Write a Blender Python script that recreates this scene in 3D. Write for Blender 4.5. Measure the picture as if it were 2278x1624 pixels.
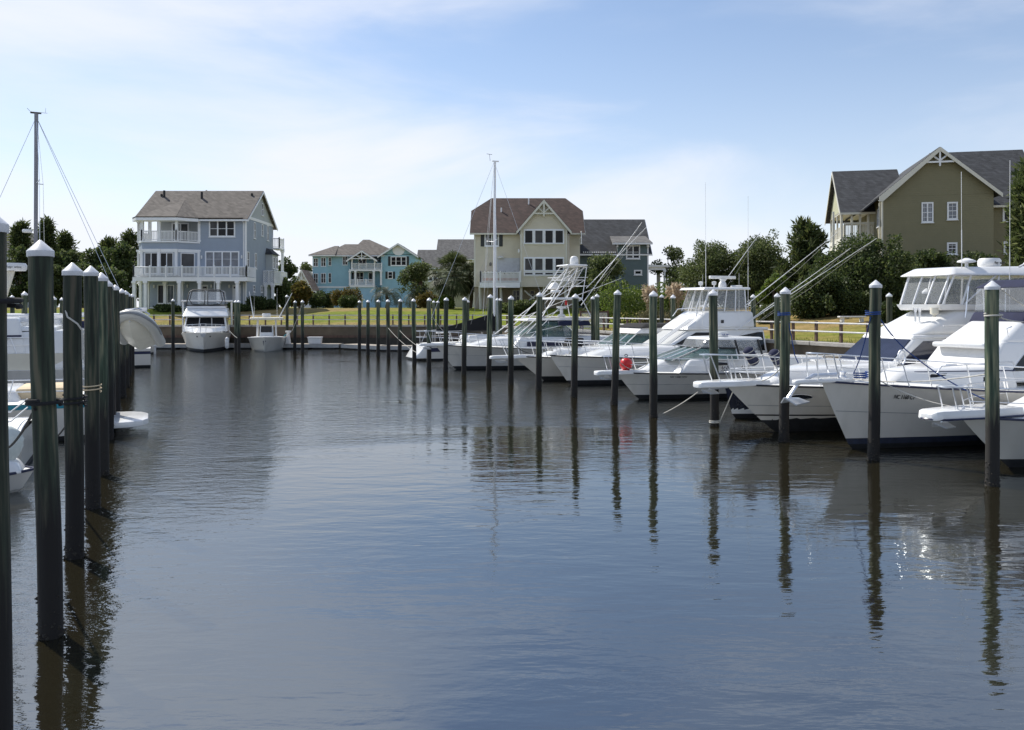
import bpy, bmesh, math, random
from mathutils import Vector, Matrix, noise
R=math.radians; V3=Vector
for o in list(bpy.data.objects): bpy.data.objects.remove(o)
SC=bpy.context.scene; COL=SC.collection
# ------------------------------------------------------------------ camera, sky, sun, exposure
F=1839.0; CX=1139.0; HY=683.0; CH=3.5          # focal length and horizon measured in a 2278 px wide view; eye 3.5 m over the water
cam=bpy.data.cameras.new('camera'); co=bpy.data.objects.new('camera',cam); COL.objects.link(co); SC.camera=co
co.location=(0,0,CH); co.rotation_euler=(R(90),0,0)
cam.sensor_width=22.3; cam.lens=22.3*F/2278; cam.shift_y=-(812-HY)/2278; cam.clip_end=6000; cam.clip_start=.1
SUN_AZ=-48; SUN_EL=47                            # sun stands behind the houses, to the left
SKY_STRENGTH=.13; SUN_STRENGTH=4.9
CLOUD_OFF=(1.1,.4,.2)
w=bpy.data.worlds.new('World'); SC.world=w; w.use_nodes=True
nt=w.node_tree; nt.nodes.clear(); N=nt.nodes; LK=nt.links.new
def nd(t,**k):
    n=N.new(t)
    for a,b in k.items(): setattr(n,a,b)
    return n
def mth(op,a,b=None,c=None):
    n=N.new('ShaderNodeMath'); n.operation=op
    for i,v in enumerate((a,b,c)):
        if v is None: continue
        if isinstance(v,(int,float)): n.inputs[i].default_value=v
        else: nt.links.new(v,n.inputs[i])
    return n.outputs[0]
sky=nd('ShaderNodeTexSky',sky_type='NISHITA',sun_disc=False,sun_elevation=R(SUN_EL),sun_rotation=R(SUN_AZ),altitude=0,air_density=1.0,dust_density=.35,ozone_density=3.2)
bg=nd('ShaderNodeBackground'); bg.inputs[1].default_value=SKY_STRENGTH; outw=nd('ShaderNodeOutputWorld')
tc=nd('ShaderNodeTexCoord'); sx=nd('ShaderNodeSeparateXYZ'); LK(tc.outputs['Generated'],sx.inputs[0])
zz=mth('MAXIMUM',sx.outputs[2],0.0)
mp=nd('ShaderNodeMapping'); mp.inputs['Rotation'].default_value=(0,R(20),0); mp.inputs['Scale'].default_value=(1.5,1.5,5.2); mp.inputs['Location'].default_value=CLOUD_OFF; LK(tc.outputs['Generated'],mp.inputs[0])
cn=nd('ShaderNodeTexNoise'); cn.inputs['Scale'].default_value=1.5; cn.inputs['Detail'].default_value=9; cn.inputs['Roughness'].default_value=.55; cn.inputs['Distortion'].default_value=.35; LK(mp.outputs[0],cn.inputs[0])
cn2=nd('ShaderNodeTexNoise'); cn2.inputs['Scale'].default_value=.7; cn2.inputs['Detail'].default_value=3; LK(mp.outputs[0],cn2.inputs[0])
cs=mth('ADD',mth('MULTIPLY',cn.outputs[0],.62),mth('MULTIPLY',cn2.outputs[0],.55))
cr=nd('ShaderNodeMapRange',interpolation_type='SMOOTHSTEP'); cr.inputs[1].default_value=.51; cr.inputs[2].default_value=.82; cr.inputs[3].default_value=0.05; cr.inputs[4].default_value=.78; LK(cs,cr.inputs[0])
hz=mth('POWER',mth('SUBTRACT',1.0,zz),7.0)
cf=mth('MINIMUM',mth('ADD',cr.outputs[0],mth('MULTIPLY',hz,1.05)),.95)
mx=nd('ShaderNodeMix',data_type='RGBA'); LK(cf,mx.inputs[0]); LK(sky.outputs[0],mx.inputs[6]); mx.inputs[7].default_value=(6.5,6.7,7.3,1)
LK(mx.outputs[2],bg.inputs[0]); LK(bg.outputs[0],outw.inputs[0])
sl=bpy.data.lights.new('sun','SUN'); so=bpy.data.objects.new('sun',sl); COL.objects.link(so)
sl.energy=SUN_STRENGTH; sl.angle=R(.53); sl.color=(1,.95,.86)
sd=V3((math.sin(R(SUN_AZ))*math.cos(R(SUN_EL)),math.cos(R(SUN_AZ))*math.cos(R(SUN_EL)),math.sin(R(SUN_EL))))
so.rotation_euler=sd.to_track_quat('Z','Y').to_euler(); so.location=(-60,60,80)
SC.view_settings.view_transform='Standard'; SC.view_settings.look='None'; SC.view_settings.exposure=.14; SC.view_settings.gamma=1
SC.render.engine='CYCLES'; SC.cycles.max_bounces=8; SC.cycles.transparent_max_bounces=16
# ------------------------------------------------------------------ helpers
def fx(px,d): return (px-CX)*d/F
def fz(py,d): return CH-(py-HY)*d/F
def at(px,py,d): return V3((fx(px,d),d,fz(py,d)))
def wat(px,py):
    d=F*CH/(py-HY); return V3((fx(px,d),d,0))
def Z(x0,y0,s): return lambda zx,zy:((x0+s*zx)/1.75461,(y0+s*zy)/1.75461)
def tag(o,label=None,cat=None,group=None,kind=None):
    if label: o['label']=label
    if cat: o['category']=cat
    if group: o['group']=group
    if kind: o['kind']=kind
    return o
def thing(name,label,cat,loc=(0,0,0),rotz=0,group=None):
    o=bpy.data.objects.new(name,None); COL.objects.link(o); o.empty_display_size=.2
    o.location=loc; o.rotation_euler=(0,0,rotz); return tag(o,label,cat,group)
def link(name,me,parent=None,loc=None,rot=None):
    o=bpy.data.objects.new(name,me); COL.objects.link(o)
    if parent: o.parent=parent
    if loc is not None: o.location=loc
    if rot is not None: o.rotation_euler=rot
    return o
class MB:
    def __init__(s): s.v=[]; s.f=[]
    def add(s,vs,fs):
        b=len(s.v); s.v+=[V3(p) for p in vs]; s.f+=[tuple(b+i for i in f) for f in fs]; return s
    def box(s,x0,x1,y0,y1,z0,z1):
        return s.add([(x0,y0,z0),(x1,y0,z0),(x1,y1,z0),(x0,y1,z0),(x0,y0,z1),(x1,y0,z1),(x1,y1,z1),(x0,y1,z1)],
            [(0,3,2,1),(4,5,6,7),(0,1,5,4),(1,2,6,5),(2,3,7,6),(3,0,4,7)])
    def hexa(s,c):   # eight corners, bottom ring then top ring
        return s.add(c,[(0,3,2,1),(4,5,6,7),(0,1,5,4),(1,2,6,5),(2,3,7,6),(3,0,4,7)])
    def plate(s,pts,th):  # polygon extruded to both sides of its plane
        pts=[V3(p) for p in pts]; n=V3((0,0,0))
        for i in range(len(pts)):
            a,b=pts[i],pts[(i+1)%len(pts)]; n+=a.cross(b)
        n.normalize(); k=len(pts); h=n*(th/2)
        return s.add([p-h for p in pts]+[p+h for p in pts],[tuple(range(k-1,-1,-1)),tuple(range(k,2*k))]+[(i,(i+1)%k,k+(i+1)%k,k+i) for i in range(k)])
    def tube(s,pts,r,n=6,caps=True,r1=None):
        pts=[V3(p) for p in pts]; m=len(pts); rings=[]
        up=V3((0,0,1)); prev=None
        for i,p in enumerate(pts):
            t=(pts[min(i+1,m-1)]-pts[max(i-1,0)])
            if t.length<1e-6: t=V3((0,0,1))
            t.normalize()
            if prev is None:
                a=up.cross(t) if abs(t.z)<.95 else V3((1,0,0)).cross(t)
            else: a=prev-t*prev.dot(t)
            if a.length<1e-6: a=V3((1,0,0)).cross(t)
            a.normalize(); b=t.cross(a); prev=a
            rr=r if r1 is None else r+(r1-r)*i/(m-1)
            rings.append([p+(a*math.cos(2*math.pi*k/n)+b*math.sin(2*math.pi*k/n))*rr for k in range(n)])
        fs=[(i*n+k,i*n+(k+1)%n,(i+1)*n+(k+1)%n,(i+1)*n+k) for i in range(m-1) for k in range(n)]
        if caps: fs+=[tuple(range(n-1,-1,-1)),tuple((m-1)*n+k for k in range(n))]
        return s.add([q for rg in rings for q in rg],fs)
    def lathe(s,prof,n=16,c=(0,0,0)):
        c=V3(c); m=len(prof); vs=[c+V3((r*math.cos(2*math.pi*k/n),r*math.sin(2*math.pi*k/n),z)) for r,z in prof for k in range(n)]
        fs=[(i*n+k,i*n+(k+1)%n,(i+1)*n+(k+1)%n,(i+1)*n+k) for i in range(m-1) for k in range(n)]
        fs+=[tuple(range(n-1,-1,-1)),tuple((m-1)*n+k for k in range(n))]
        return s.add(vs,fs)
    def loft(s,secs,closed=True,caps=True):
        n=len(secs[0]); m=len(secs); e=n if closed else n-1
        fs=[(i*n+k,i*n+(k+1)%n,(i+1)*n+(k+1)%n,(i+1)*n+k) for i in range(m-1) for k in range(e)]
        if caps and closed: fs+=[tuple(range(n-1,-1,-1)),tuple((m-1)*n+k for k in range(n))]
        return s.add([p for q in secs for p in q],fs)
    def ell(s,c,r,n=12,m=8):
        c=V3(c); prof=[(math.sin(math.pi*i/m),-math.cos(math.pi*i/m)) for i in range(m+1)]
        vs=[c+V3((r[0]*max(a,.001)*math.cos(2*math.pi*k/n),r[1]*max(a,.001)*math.sin(2*math.pi*k/n),r[2]*b)) for a,b in prof for k in range(n)]
        fs=[(i*n+k,i*n+(k+1)%n,(i+1)*n+(k+1)%n,(i+1)*n+k) for i in range(m) for k in range(n)]
        return s.add(vs,fs)
    def mesh(s,name,mat,smooth=None,bevel=0,segs=2):
        me=bpy.data.meshes.new(name); me.from_pydata([tuple(v) for v in s.v],[],s.f)
        bm=bmesh.new(); bm.from_mesh(me)
        bmesh.ops.recalc_face_normals(bm,faces=bm.faces)
        if bevel: bmesh.ops.bevel(bm,geom=[e for e in bm.edges if len(e.link_faces)==2 and e.calc_face_angle(0)>.3],offset=bevel,segments=segs,profile=.5,affect='EDGES',clamp_overlap=True)
        bm.to_mesh(me); bm.free()
        if mat: me.materials.append(M[mat] if isinstance(mat,str) else mat)
        if smooth:
            me.shade_smooth(); me.set_sharp_from_angle(angle=R(smooth))
        return me
    def build(s,name,mat,parent=None,world=False,smooth=None,bevel=0,segs=2):
        if world and parent is not None:
            mw=Matrix.Translation(parent.location)@parent.rotation_euler.to_matrix().to_4x4() if parent.parent is None else PW[parent.name]
            im=mw.inverted(); s.v=[im@v for v in s.v]
        o=link(name,s.mesh(name,mat,smooth,bevel,segs),parent)
        return o
PW={}
# ------------------------------------------------------------------ materials
M={}
def mat(name,col,rough=.5,metal=0,var=.12,vs=3.,bump=0,bs=40.,spec=.5,alpha=1,coat=0,st=(1,1,1),kind=None,pitch=.18,trans=0,dirt=None):
    m=bpy.data.materials.new(name); m.use_nodes=True; t=m.node_tree; n=t.nodes; l=t.links.new; p=n['Principled BSDF']
    p.inputs['Roughness'].default_value=rough; p.inputs['Metallic'].default_value=metal; p.inputs['Specular IOR Level'].default_value=spec
    p.inputs['Alpha'].default_value=alpha; p.inputs['Coat Weight'].default_value=coat
    c=n.new('ShaderNodeTexCoord'); mp=n.new('ShaderNodeMapping'); mp.inputs['Scale'].default_value=st; l(c.outputs['Object'],mp.inputs[0])
    no=n.new('ShaderNodeTexNoise'); no.inputs['Scale'].default_value=vs; no.inputs['Detail'].default_value=6; no.inputs['Roughness'].default_value=.6; l(mp.outputs[0],no.inputs[0])
    mxn=n.new('ShaderNodeMix'); mxn.data_type='RGBA'
    rg=n.new('ShaderNodeMapRange'); rg.inputs[1].default_value=.3; rg.inputs[2].default_value=.7; l(no.outputs[0],rg.inputs[0]); l(rg.outputs[0],mxn.inputs[0])
    mxn.inputs[6].default_value=(*[x*(1-var) for x in col],1); mxn.inputs[7].default_value=(*[min(1,x*(1+var)) for x in col],1)
    outc=mxn.outputs[2]; hgt=None
    def math_(op,a,b):
        q=n.new('ShaderNodeMath'); q.operation=op
        for i,v in enumerate((a,b)):
            if isinstance(v,(int,float)): q.inputs[i].default_value=v
            else: l(v,q.inputs[i])
        return q.outputs[0]
    if kind in('siding','shingle'):
        sp=n.new('ShaderNodeSeparateXYZ'); l(c.outputs['Object'],sp.inputs[0])
        fr=math_('FRACT',math_('DIVIDE',sp.outputs[2],pitch),0)
        if kind=='siding': hgt=math_('MULTIPLY',math_('SUBTRACT',1.0,fr),.02); bdist=1.0
        else:
            row=math_('FLOOR',math_('DIVIDE',sp.outputs[2],pitch),0)
            cbx=n.new('ShaderNodeCombineXYZ'); l(math_('FLOOR',math_('MULTIPLY',math_('ADD',sp.outputs[0],sp.outputs[1]),3.2),0),cbx.inputs[0]); l(row,cbx.inputs[1])
            wn=n.new('ShaderNodeTexWhiteNoise'); l(cbx.outputs[0],wn.inputs[0])
            hsv=n.new('ShaderNodeHueSaturation'); l(outc,hsv.inputs['Color']); l(math_('ADD',math_('MULTIPLY',wn.outputs[0],.5),.75),hsv.inputs['Value']); outc=hsv.outputs[0]
            hgt=math_('MULTIPLY',math_('SUBTRACT',1.0,fr),.03); bdist=1.0
    elif bump:
        nb=n.new('ShaderNodeTexNoise'); nb.inputs['Scale'].default_value=bs; nb.inputs['Detail'].default_value=4; l(mp.outputs[0],nb.inputs[0]); hgt=nb.outputs[0]; bdist=bump
    if hgt is not None:
        b=n.new('ShaderNodeBump'); b.inputs['Distance'].default_value=bdist; b.inputs['Strength'].default_value=.6; l(hgt,b.inputs['Height']); l(b.outputs[0],p.inputs['Normal'])
    if dirt:   # streaky wear with its own shape
        nd2=n.new('ShaderNodeTexNoise'); nd2.inputs['Scale'].default_value=dirt[1]; nd2.inputs['Detail'].default_value=7
        mp2=n.new('ShaderNodeMapping'); mp2.inputs['Scale'].default_value=dirt[3]; l(c.outputs['Object'],mp2.inputs[0]); l(mp2.outputs[0],nd2.inputs[0])
        rd=n.new('ShaderNodeMapRange'); rd.inputs[1].default_value=.52; rd.inputs[2].default_value=.75; rd.inputs[4].default_value=dirt[2]; l(nd2.outputs[0],rd.inputs[0])
        md=n.new('ShaderNodeMix'); md.data_type='RGBA'; l(rd.outputs[0],md.inputs[0]); l(outc,md.inputs[6]); md.inputs[7].default_value=(*dirt[0],1); outc=md.outputs[2]
    l(outc,p.inputs['Base Color']); M[name]=m; return m
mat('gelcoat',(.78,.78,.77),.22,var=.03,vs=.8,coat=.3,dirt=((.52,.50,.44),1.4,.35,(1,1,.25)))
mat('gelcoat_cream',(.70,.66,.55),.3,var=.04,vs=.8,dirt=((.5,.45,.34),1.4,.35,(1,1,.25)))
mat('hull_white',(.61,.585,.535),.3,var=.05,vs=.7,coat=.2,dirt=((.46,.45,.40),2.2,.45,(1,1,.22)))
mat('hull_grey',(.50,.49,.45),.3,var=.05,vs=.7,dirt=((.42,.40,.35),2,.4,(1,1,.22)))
mat('hull_navy',(.012,.016,.035),.18,var=.1,coat=.4)
mat('deck_white',(.74,.74,.71),.55,var=.05,bump=.004,bs=80)
mat('bottom_black',(.012,.013,.015),.6,var=.4,vs=6)
mat('bottom_blue',(.02,.026,.05),.55,var=.3,vs=6)
mat('stripe_navy',(.015,.02,.06),.35)
mat('stripe_black',(.012,.012,.014),.35)
mat('stripe_teal',(.02,.22,.30),.4)
mat('rubber',(.02,.02,.022),.6)
mat('steel',(.8,.81,.83),.3,metal=.85,var=.03)
mat('alu_white',(.78,.78,.78),.35,var=.04)
mat('alu',(.55,.56,.58),.4,metal=.8,var=.06)
mat('glass_dark',(.006,.007,.009),.08,var=.2,spec=.4)
mat('glass_green',(.045,.11,.095),.05,var=.5,vs=2,spec=.8,alpha=.62)
mat('glass_blue',(.025,.03,.055),.08,var=.25,vs=1.5,spec=.6)
mat('vinyl',(.62,.65,.68),.08,var=.03,vs=2,alpha=.22,spec=.8)
mat('canvas_navy',(.012,.016,.05),.85,var=.2,bump=.004,bs=120)
mat('canvas_black',(.008,.008,.009),.9,var=.3,bump=.01,bs=14)
mat('canvas_beige',(.62,.5,.33),.85,var=.08,bump=.01,bs=10)
mat('canvas_white',(.74,.73,.71),.7,var=.05,bump=.012,bs=7)
mat('canvas_grey',(.45,.46,.46),.8,var=.08,bump=.012,bs=7)
mat('plastic_white',(.74,.74,.73),.35,var=.03)
mat('plastic_bag',(.62,.66,.62),.3,var=.1,vs=6,bump=.03,bs=9)
mat('red_vinyl',(.62,.018,.02),.35,var=.1)
mat('strake_grey',(.24,.25,.26),.7,var=.1)
mat('rope_black',(.012,.012,.014),.9,bump=.004,bs=120)
mat('rope_white',(.5,.48,.43),.9,var=.2,bump=.004,bs=120)
mat('rope_blue',(.02,.06,.22),.9,var=.2,bump=.004,bs=120)
mat('ink',(.015,.015,.018),.5)
mat('ink_blue',(.02,.06,.28),.5)
mat('teak',(.26,.13,.06),.6,var=.25,st=(1,8,1))
mat('trim_white',(.80,.81,.82),.5,var=.04)
mat('trim_cream',(.66,.64,.55),.5,var=.04)
mat('win_dark',(.007,.009,.011),.1,var=.5,vs=.8,spec=.2)
mat('win_blind',(.05,.052,.055),.12,var=.5,vs=.9,spec=.25)
mat('mast_shaded',(.22,.22,.24),.5,metal=.4,var=.1)  # mast metal darkened, the shade of its unlit side put into the colour
mat('win_sky',(.10,.12,.15),.08,var=.5,vs=1.3,spec=.7)
mat('blind',(.5,.52,.54),.6,var=.1)
mat('shutter_black',(.02,.024,.024),.5)
mat('door_white',(.66,.68,.70),.5,var=.05)
mat('side_bluegrey',(.31,.36,.43),.7,var=.05,vs=1.2,kind='siding')
mat('side_grey',(.42,.45,.45),.7,var=.05,vs=1.2,kind='siding')
mat('side_turq',(.30,.51,.60),.7,var=.05,vs=1.2,kind='siding')
mat('side_aqua',(.34,.55,.68),.7,var=.06,vs=1.2,kind='siding')
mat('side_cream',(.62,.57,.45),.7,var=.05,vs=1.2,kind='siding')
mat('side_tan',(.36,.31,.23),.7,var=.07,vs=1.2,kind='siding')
mat('side_teal',(.115,.16,.165),.7,var=.06,vs=1.2,kind='siding')
mat('side_olive',(.205,.188,.108),.7,var=.05,vs=1.2,kind='siding')
mat('side_lime_lit_olive',(.42,.42,.28),.7,var=.05,vs=1.2,kind='siding')  # lime siding; on the olive house it paints sunlight onto left-facing walls
mat('roof_taupe',(.115,.100,.088),.9,var=.15,vs=2.,kind='shingle',pitch=.22)
mat('roof_brown',(.064,.040,.033),.9,var=.2,vs=2.,kind='shingle',pitch=.22)
mat('roof_dark',(.05,.052,.056),.9,var=.2,vs=2.,kind='shingle',pitch=.22)
mat('roof_grey',(.13,.125,.12),.9,var=.15,vs=2.,kind='shingle',pitch=.22)
mat('roof_pink',(.34,.25,.2),.9,var=.1,vs=2.,kind='shingle',pitch=.22)
mat('brick_pipe',(.012,.012,.012),.6)
mat('lattice',(.55,.56,.56),.7)
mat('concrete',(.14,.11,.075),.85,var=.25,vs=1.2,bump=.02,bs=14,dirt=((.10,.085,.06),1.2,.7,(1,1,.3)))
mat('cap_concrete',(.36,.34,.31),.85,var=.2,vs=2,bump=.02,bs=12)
mat('wall_wet',(.035,.03,.02),.5,var=.4,vs=3,bump=.03,bs=12)
mat('dock_plank',(.36,.31,.25),.8,var=.2,vs=2,st=(1,10,1),bump=.006,bs=20)
mat('dock_side',(.34,.34,.33),.7,var=.2)
mat('fence_wood',(.12,.075,.055),.85,var=.3,vs=5,st=(1,1,.2),bump=.006,bs=30)
mat('fence_rail',(.6,.59,.57),.7,var=.15)
mat('cap_white',(.66,.67,.70),.4,var=.05,vs=6,dirt=((.4,.4,.38),5,.45,(1,1,.5)))
mat('barnacle',(.03,.026,.02),.95,var=.7,vs=30,bump=.05,bs=30)
mat('dirt_mulch',(.10,.06,.035),.95,var=.4,bump=.03,bs=10)
mat('terracotta',(.45,.14,.05),.8)
mat('bark',(.10,.075,.055),.95,var=.35,vs=4,st=(1,1,.25),bump=.04,bs=9)
def ramp_mat(name): 
    m=bpy.data.materials.new(name); m.use_nodes=True; M[name]=m; return m,m.node_tree.nodes,m.node_tree.links.new,m.node_tree.nodes['Principled BSDF']
def leaf(name,c0,c1,c2,trans=.48):
    m,n,l,p=ramp_mat(name); g=n.new('ShaderNodeNewGeometry'); r=n.new('ShaderNodeValToRGB')
    r.color_ramp.elements[0].color=(*c0,1); r.color_ramp.elements[1].color=(*c2,1); e=r.color_ramp.elements.new(.6); e.color=(*c1,1)
    l(g.outputs['Random Per Island'],r.inputs[0]); l(r.outputs[0],p.inputs['Base Color']); p.inputs['Roughness'].default_value=.55; p.inputs['Specular IOR Level'].default_value=.35
    tr=n.new('ShaderNodeBsdfTranslucent'); l(r.outputs[0],tr.inputs[0]); ms=n.new('ShaderNodeMixShader'); ms.inputs[0].default_value=trans
    l(p.outputs[0],ms.inputs[1]); l(tr.outputs[0],ms.inputs[2]); l(ms.outputs[0],n['Material Output'].inputs[0])
leaf('leaf_dark',(0.027,0.043,0.016),(0.065,0.098,0.027),(0.150,0.175,0.062))
leaf('leaf_mid',(0.044,0.065,0.022),(0.100,0.131,0.040),(0.200,0.225,0.100))
leaf('leaf_bright',(.06,.10,.015),(.13,.19,.03),(.2,.24,.06))
leaf('leaf_pine',(0.031,0.048,0.015),(0.069,0.094,0.027),(0.138,0.150,0.050))
leaf('leaf_palm',(.03,.043,.014),(.065,.085,.03),(.15,.17,.08),.3)
leaf('leaf_blue',(.06,.075,.055),(.11,.13,.10),(.2,.22,.17),.25)
leaf('leaf_autumn',(.07,.07,.016),(.13,.11,.025),(.17,.11,.03))
leaf('grass_pampas',(.10,.11,.05),(.18,.17,.09),(.28,.24,.14))
leaf('plume',(.4,.3,.2),(.5,.4,.28),(.6,.5,.38))
leaf('grass_blade',(.08,.12,.015),(.14,.19,.025),(.2,.22,.05))
# timber piling: green-stained above, dark wet timber under the tide mark (stain with its own ragged edge)
m,n,l,p=ramp_mat('pile_wood'); c=n.new('ShaderNodeTexCoord'); g=n.new('ShaderNodeNewGeometry'); oi=n.new('ShaderNodeObjectInfo')
mp_=n.new('ShaderNodeMapping'); mp_.inputs['Scale'].default_value=(14,14,.9); l(c.outputs['Object'],mp_.inputs[0])
add=n.new('ShaderNodeVectorMath'); l(mp_.outputs[0],add.inputs[0]); l(oi.outputs['Location'],add.inputs[1])
a_=n.new('ShaderNodeTexNoise'); a_.inputs['Scale'].default_value=1; a_.inputs['Detail'].default_value=7; l(add.outputs[0],a_.inputs[0])
r_=n.new('ShaderNodeValToRGB'); l(a_.outputs[0],r_.inputs[0]); e=r_.color_ramp.elements; e[0].position=.36; e[0].color=(.016,.022,.013,1); e[1].position=.66; e[1].color=(.16,.15,.095,1); q=e.new(.5); q.color=(.042,.062,.038,1)
s_=n.new('ShaderNodeSeparateXYZ'); l(c.outputs['Object'],s_.inputs[0])
b_=n.new('ShaderNodeTexNoise'); b_.inputs['Scale'].default_value=3; b_.inputs['Detail'].default_value=5; l(add.outputs[0],b_.inputs[0])
ma=n.new('ShaderNodeMath'); ma.operation='MULTIPLY_ADD'; l(b_.outputs[0],ma.inputs[0]); ma.inputs[1].default_value=1.1; l(s_.outputs[2],ma.inputs[2])
mr=n.new('ShaderNodeMapRange'); mr.inputs[1].default_value=1.75; mr.inputs[2].default_value=2.5; l(ma.outputs[0],mr.inputs[0])
mi=n.new('ShaderNodeMix'); mi.data_type='RGBA'; l(mr.outputs[0],mi.inputs[0]); mi.inputs[6].default_value=(.010,.008,.007,1); l(r_.outputs[0],mi.inputs[7]); hv=n.new('ShaderNodeHueSaturation'); l(mi.outputs[2],hv.inputs['Color']); hm=n.new('ShaderNodeMapRange'); hm.inputs[3].default_value=.5; hm.inputs[4].default_value=1.35; l(oi.outputs['Random'],hm.inputs[0]); l(hm.outputs[0],hv.inputs['Value']); hs=n.new('ShaderNodeMapRange'); hs.inputs[3].default_value=.47; hs.inputs[4].default_value=.53; l(oi.outputs['Random'],hs.inputs[0]); l(hs.outputs[0],hv.inputs['Hue']); l(hv.outputs[0],p.inputs['Base Color'])
p.inputs['Roughness'].default_value=.8; bp=n.new('ShaderNodeBump'); bp.inputs['Distance'].default_value=.012; l(a_.outputs[0],bp.inputs['Height']); l(bp.outputs[0],p.inputs['Normal'])
# lawn: green with dry tan patches
m,n,l,p=ramp_mat('lawn'); c=n.new('ShaderNodeTexCoord')
t1=n.new('ShaderNodeTexNoise'); t1.inputs['Scale'].default_value=.055; t1.inputs['Detail'].default_value=5; t1.inputs['Distortion'].default_value=.6
mpl=n.new('ShaderNodeMapping'); mpl.inputs['Scale'].default_value=(1,1.6,1); mpl.inputs['Location'].default_value=(31,8,0); l(c.outputs['Object'],mpl.inputs[0]); l(mpl.outputs[0],t1.inputs[0])
t2=n.new('ShaderNodeTexNoise'); t2.inputs['Scale'].default_value=1.1; t2.inputs['Detail'].default_value=8; t2.inputs['Roughness'].default_value=.7; l(c.outputs['Object'],t2.inputs[0])
r1=n.new('ShaderNodeValToRGB'); l(t2.outputs[0],r1.inputs[0]); e=r1.color_ramp.elements; e[0].position=.3; e[0].color=(.09,.125,.012,1); e[1].position=.7; e[1].color=(.23,.26,.035,1)
r2=n.new('ShaderNodeValToRGB'); l(t2.outputs[0],r2.inputs[0]); e=r2.color_ramp.elements; e[0].position=.3; e[0].color=(.15,.13,.03,1); e[1].position=.72; e[1].color=(.38,.26,.12,1)
rr=n.new('ShaderNodeMapRange'); rr.inputs[1].default_value=.46; rr.inputs[2].default_value=.58
lx_=n.new('ShaderNodeSeparateXYZ'); l(c.outputs['Object'],lx_.inputs[0]); lm_=n.new('ShaderNodeMapRange'); lm_.inputs[1].default_value=9; lm_.inputs[2].default_value=15; lm_.inputs[4].default_value=.09; l(lx_.outputs[0],lm_.inputs[0])   # the right bank is drier
la_=n.new('ShaderNodeMath'); l(t1.outputs[0],la_.inputs[0]); l(lm_.outputs[0],la_.inputs[1]); l(la_.outputs[0],rr.inputs[0])
mi=n.new('ShaderNodeMix'); mi.data_type='RGBA'; l(rr.outputs[0],mi.inputs[0]); l(r1.outputs[0],mi.inputs[6]); l(r2.outputs[0],mi.inputs[7]); l(mi.outputs[2],p.inputs['Base Color'])
p.inputs['Roughness'].default_value=.95; p.inputs['Specular IOR Level'].default_value=.1
bp=n.new('ShaderNodeBump'); bp.inputs['Distance'].default_value=.08; t3=n.new('ShaderNodeTexNoise'); t3.inputs['Scale'].default_value=9; l(c.outputs['Object'],t3.inputs[0]); l(t3.outputs[0],bp.inputs['Height']); l(bp.outputs[0],p.inputs['Normal'])
# murky creek water: long low swell, short wind ripples in drifting patches
RIP=.016; SWELL=.012; SWELL2=.007
m,n,l,p=ramp_mat('water'); c=n.new('ShaderNodeTexCoord')
p.inputs['Base Color'].default_value=(.016,.0135,.0065,1); p.inputs['Specular Tint'].default_value=(.86,.94,1,1); p.inputs['Roughness'].default_value=.03; p.inputs['IOR'].default_value=3.3; p.inputs['Specular IOR Level'].default_value=.5
def wn(scale,sx_,sy,rot,det=3,rough=.5,dist=0):
    q=n.new('ShaderNodeMapping'); q.inputs['Scale'].default_value=(sx_,sy,1); q.inputs['Rotation'].default_value=(0,0,R(rot)); l(c.outputs['Object'],q.inputs[0])
    t=n.new('ShaderNodeTexNoise'); t.inputs['Scale'].default_value=scale; t.inputs['Detail'].default_value=det; t.inputs['Roughness'].default_value=rough; t.inputs['Distortion'].default_value=dist; l(q.outputs[0],t.inputs[0]); return t.outputs[0]
def wm(op,a,b):
    q=n.new('ShaderNodeMath'); q.operation=op
    for i,v in enumerate((a,b)):
        if isinstance(v,(int,float)): q.inputs[i].default_value=v
        else: l(v,q.inputs[i])
    return q.outputs[0]
patch=n.new('ShaderNodeMapRange'); patch.interpolation_type='SMOOTHSTEP'; patch.inputs[1].default_value=.42; patch.inputs[2].default_value=.60; patch.inputs[3].default_value=.10; patch.inputs[4].default_value=1
sy_=n.new('ShaderNodeSeparateXYZ'); l(c.outputs['Object'],sy_.inputs[0])
far_=n.new('ShaderNodeMapRange'); far_.interpolation_type='SMOOTHSTEP'; far_.inputs[1].default_value=9; far_.inputs[2].default_value=34; far_.inputs[3].default_value=-.09; far_.inputs[4].default_value=.10; l(sy_.outputs[1],far_.inputs[0])   # the breeze reaches the open end of the basin
lee_=n.new('ShaderNodeMapRange'); lee_.interpolation_type='SMOOTHSTEP'; lee_.inputs[1].default_value=-1.5; lee_.inputs[2].default_value=-8; lee_.inputs[3].default_value=0; lee_.inputs[4].default_value=.13; l(sy_.outputs[0],lee_.inputs[0])   # and ruffles the left side
l(wm('ADD',wn(.085,.7,1.5,-20,4,.5,.8),wm('ADD',far_.outputs[0],lee_.outputs[0])),patch.inputs[0])
rip=wm('MULTIPLY',wm('MULTIPLY',wn(4.2,.75,1.3,-14,4,.6,.2),patch.outputs[0]),RIP)
swell=wm('ADD',wm('MULTIPLY',wn(.9,.6,1.4,-10,3,.5,.3),SWELL),wm('MULTIPLY',wn(2.2,.5,1.6,22,3,.55,.2),SWELL2))
bp=n.new('ShaderNodeBump'); bp.inputs['Distance'].default_value=1; bp.inputs['Strength'].default_value=1; l(wm('ADD',rip,swell),bp.inputs['Height']); l(bp.outputs[0],p.inputs['Normal'])
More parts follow.
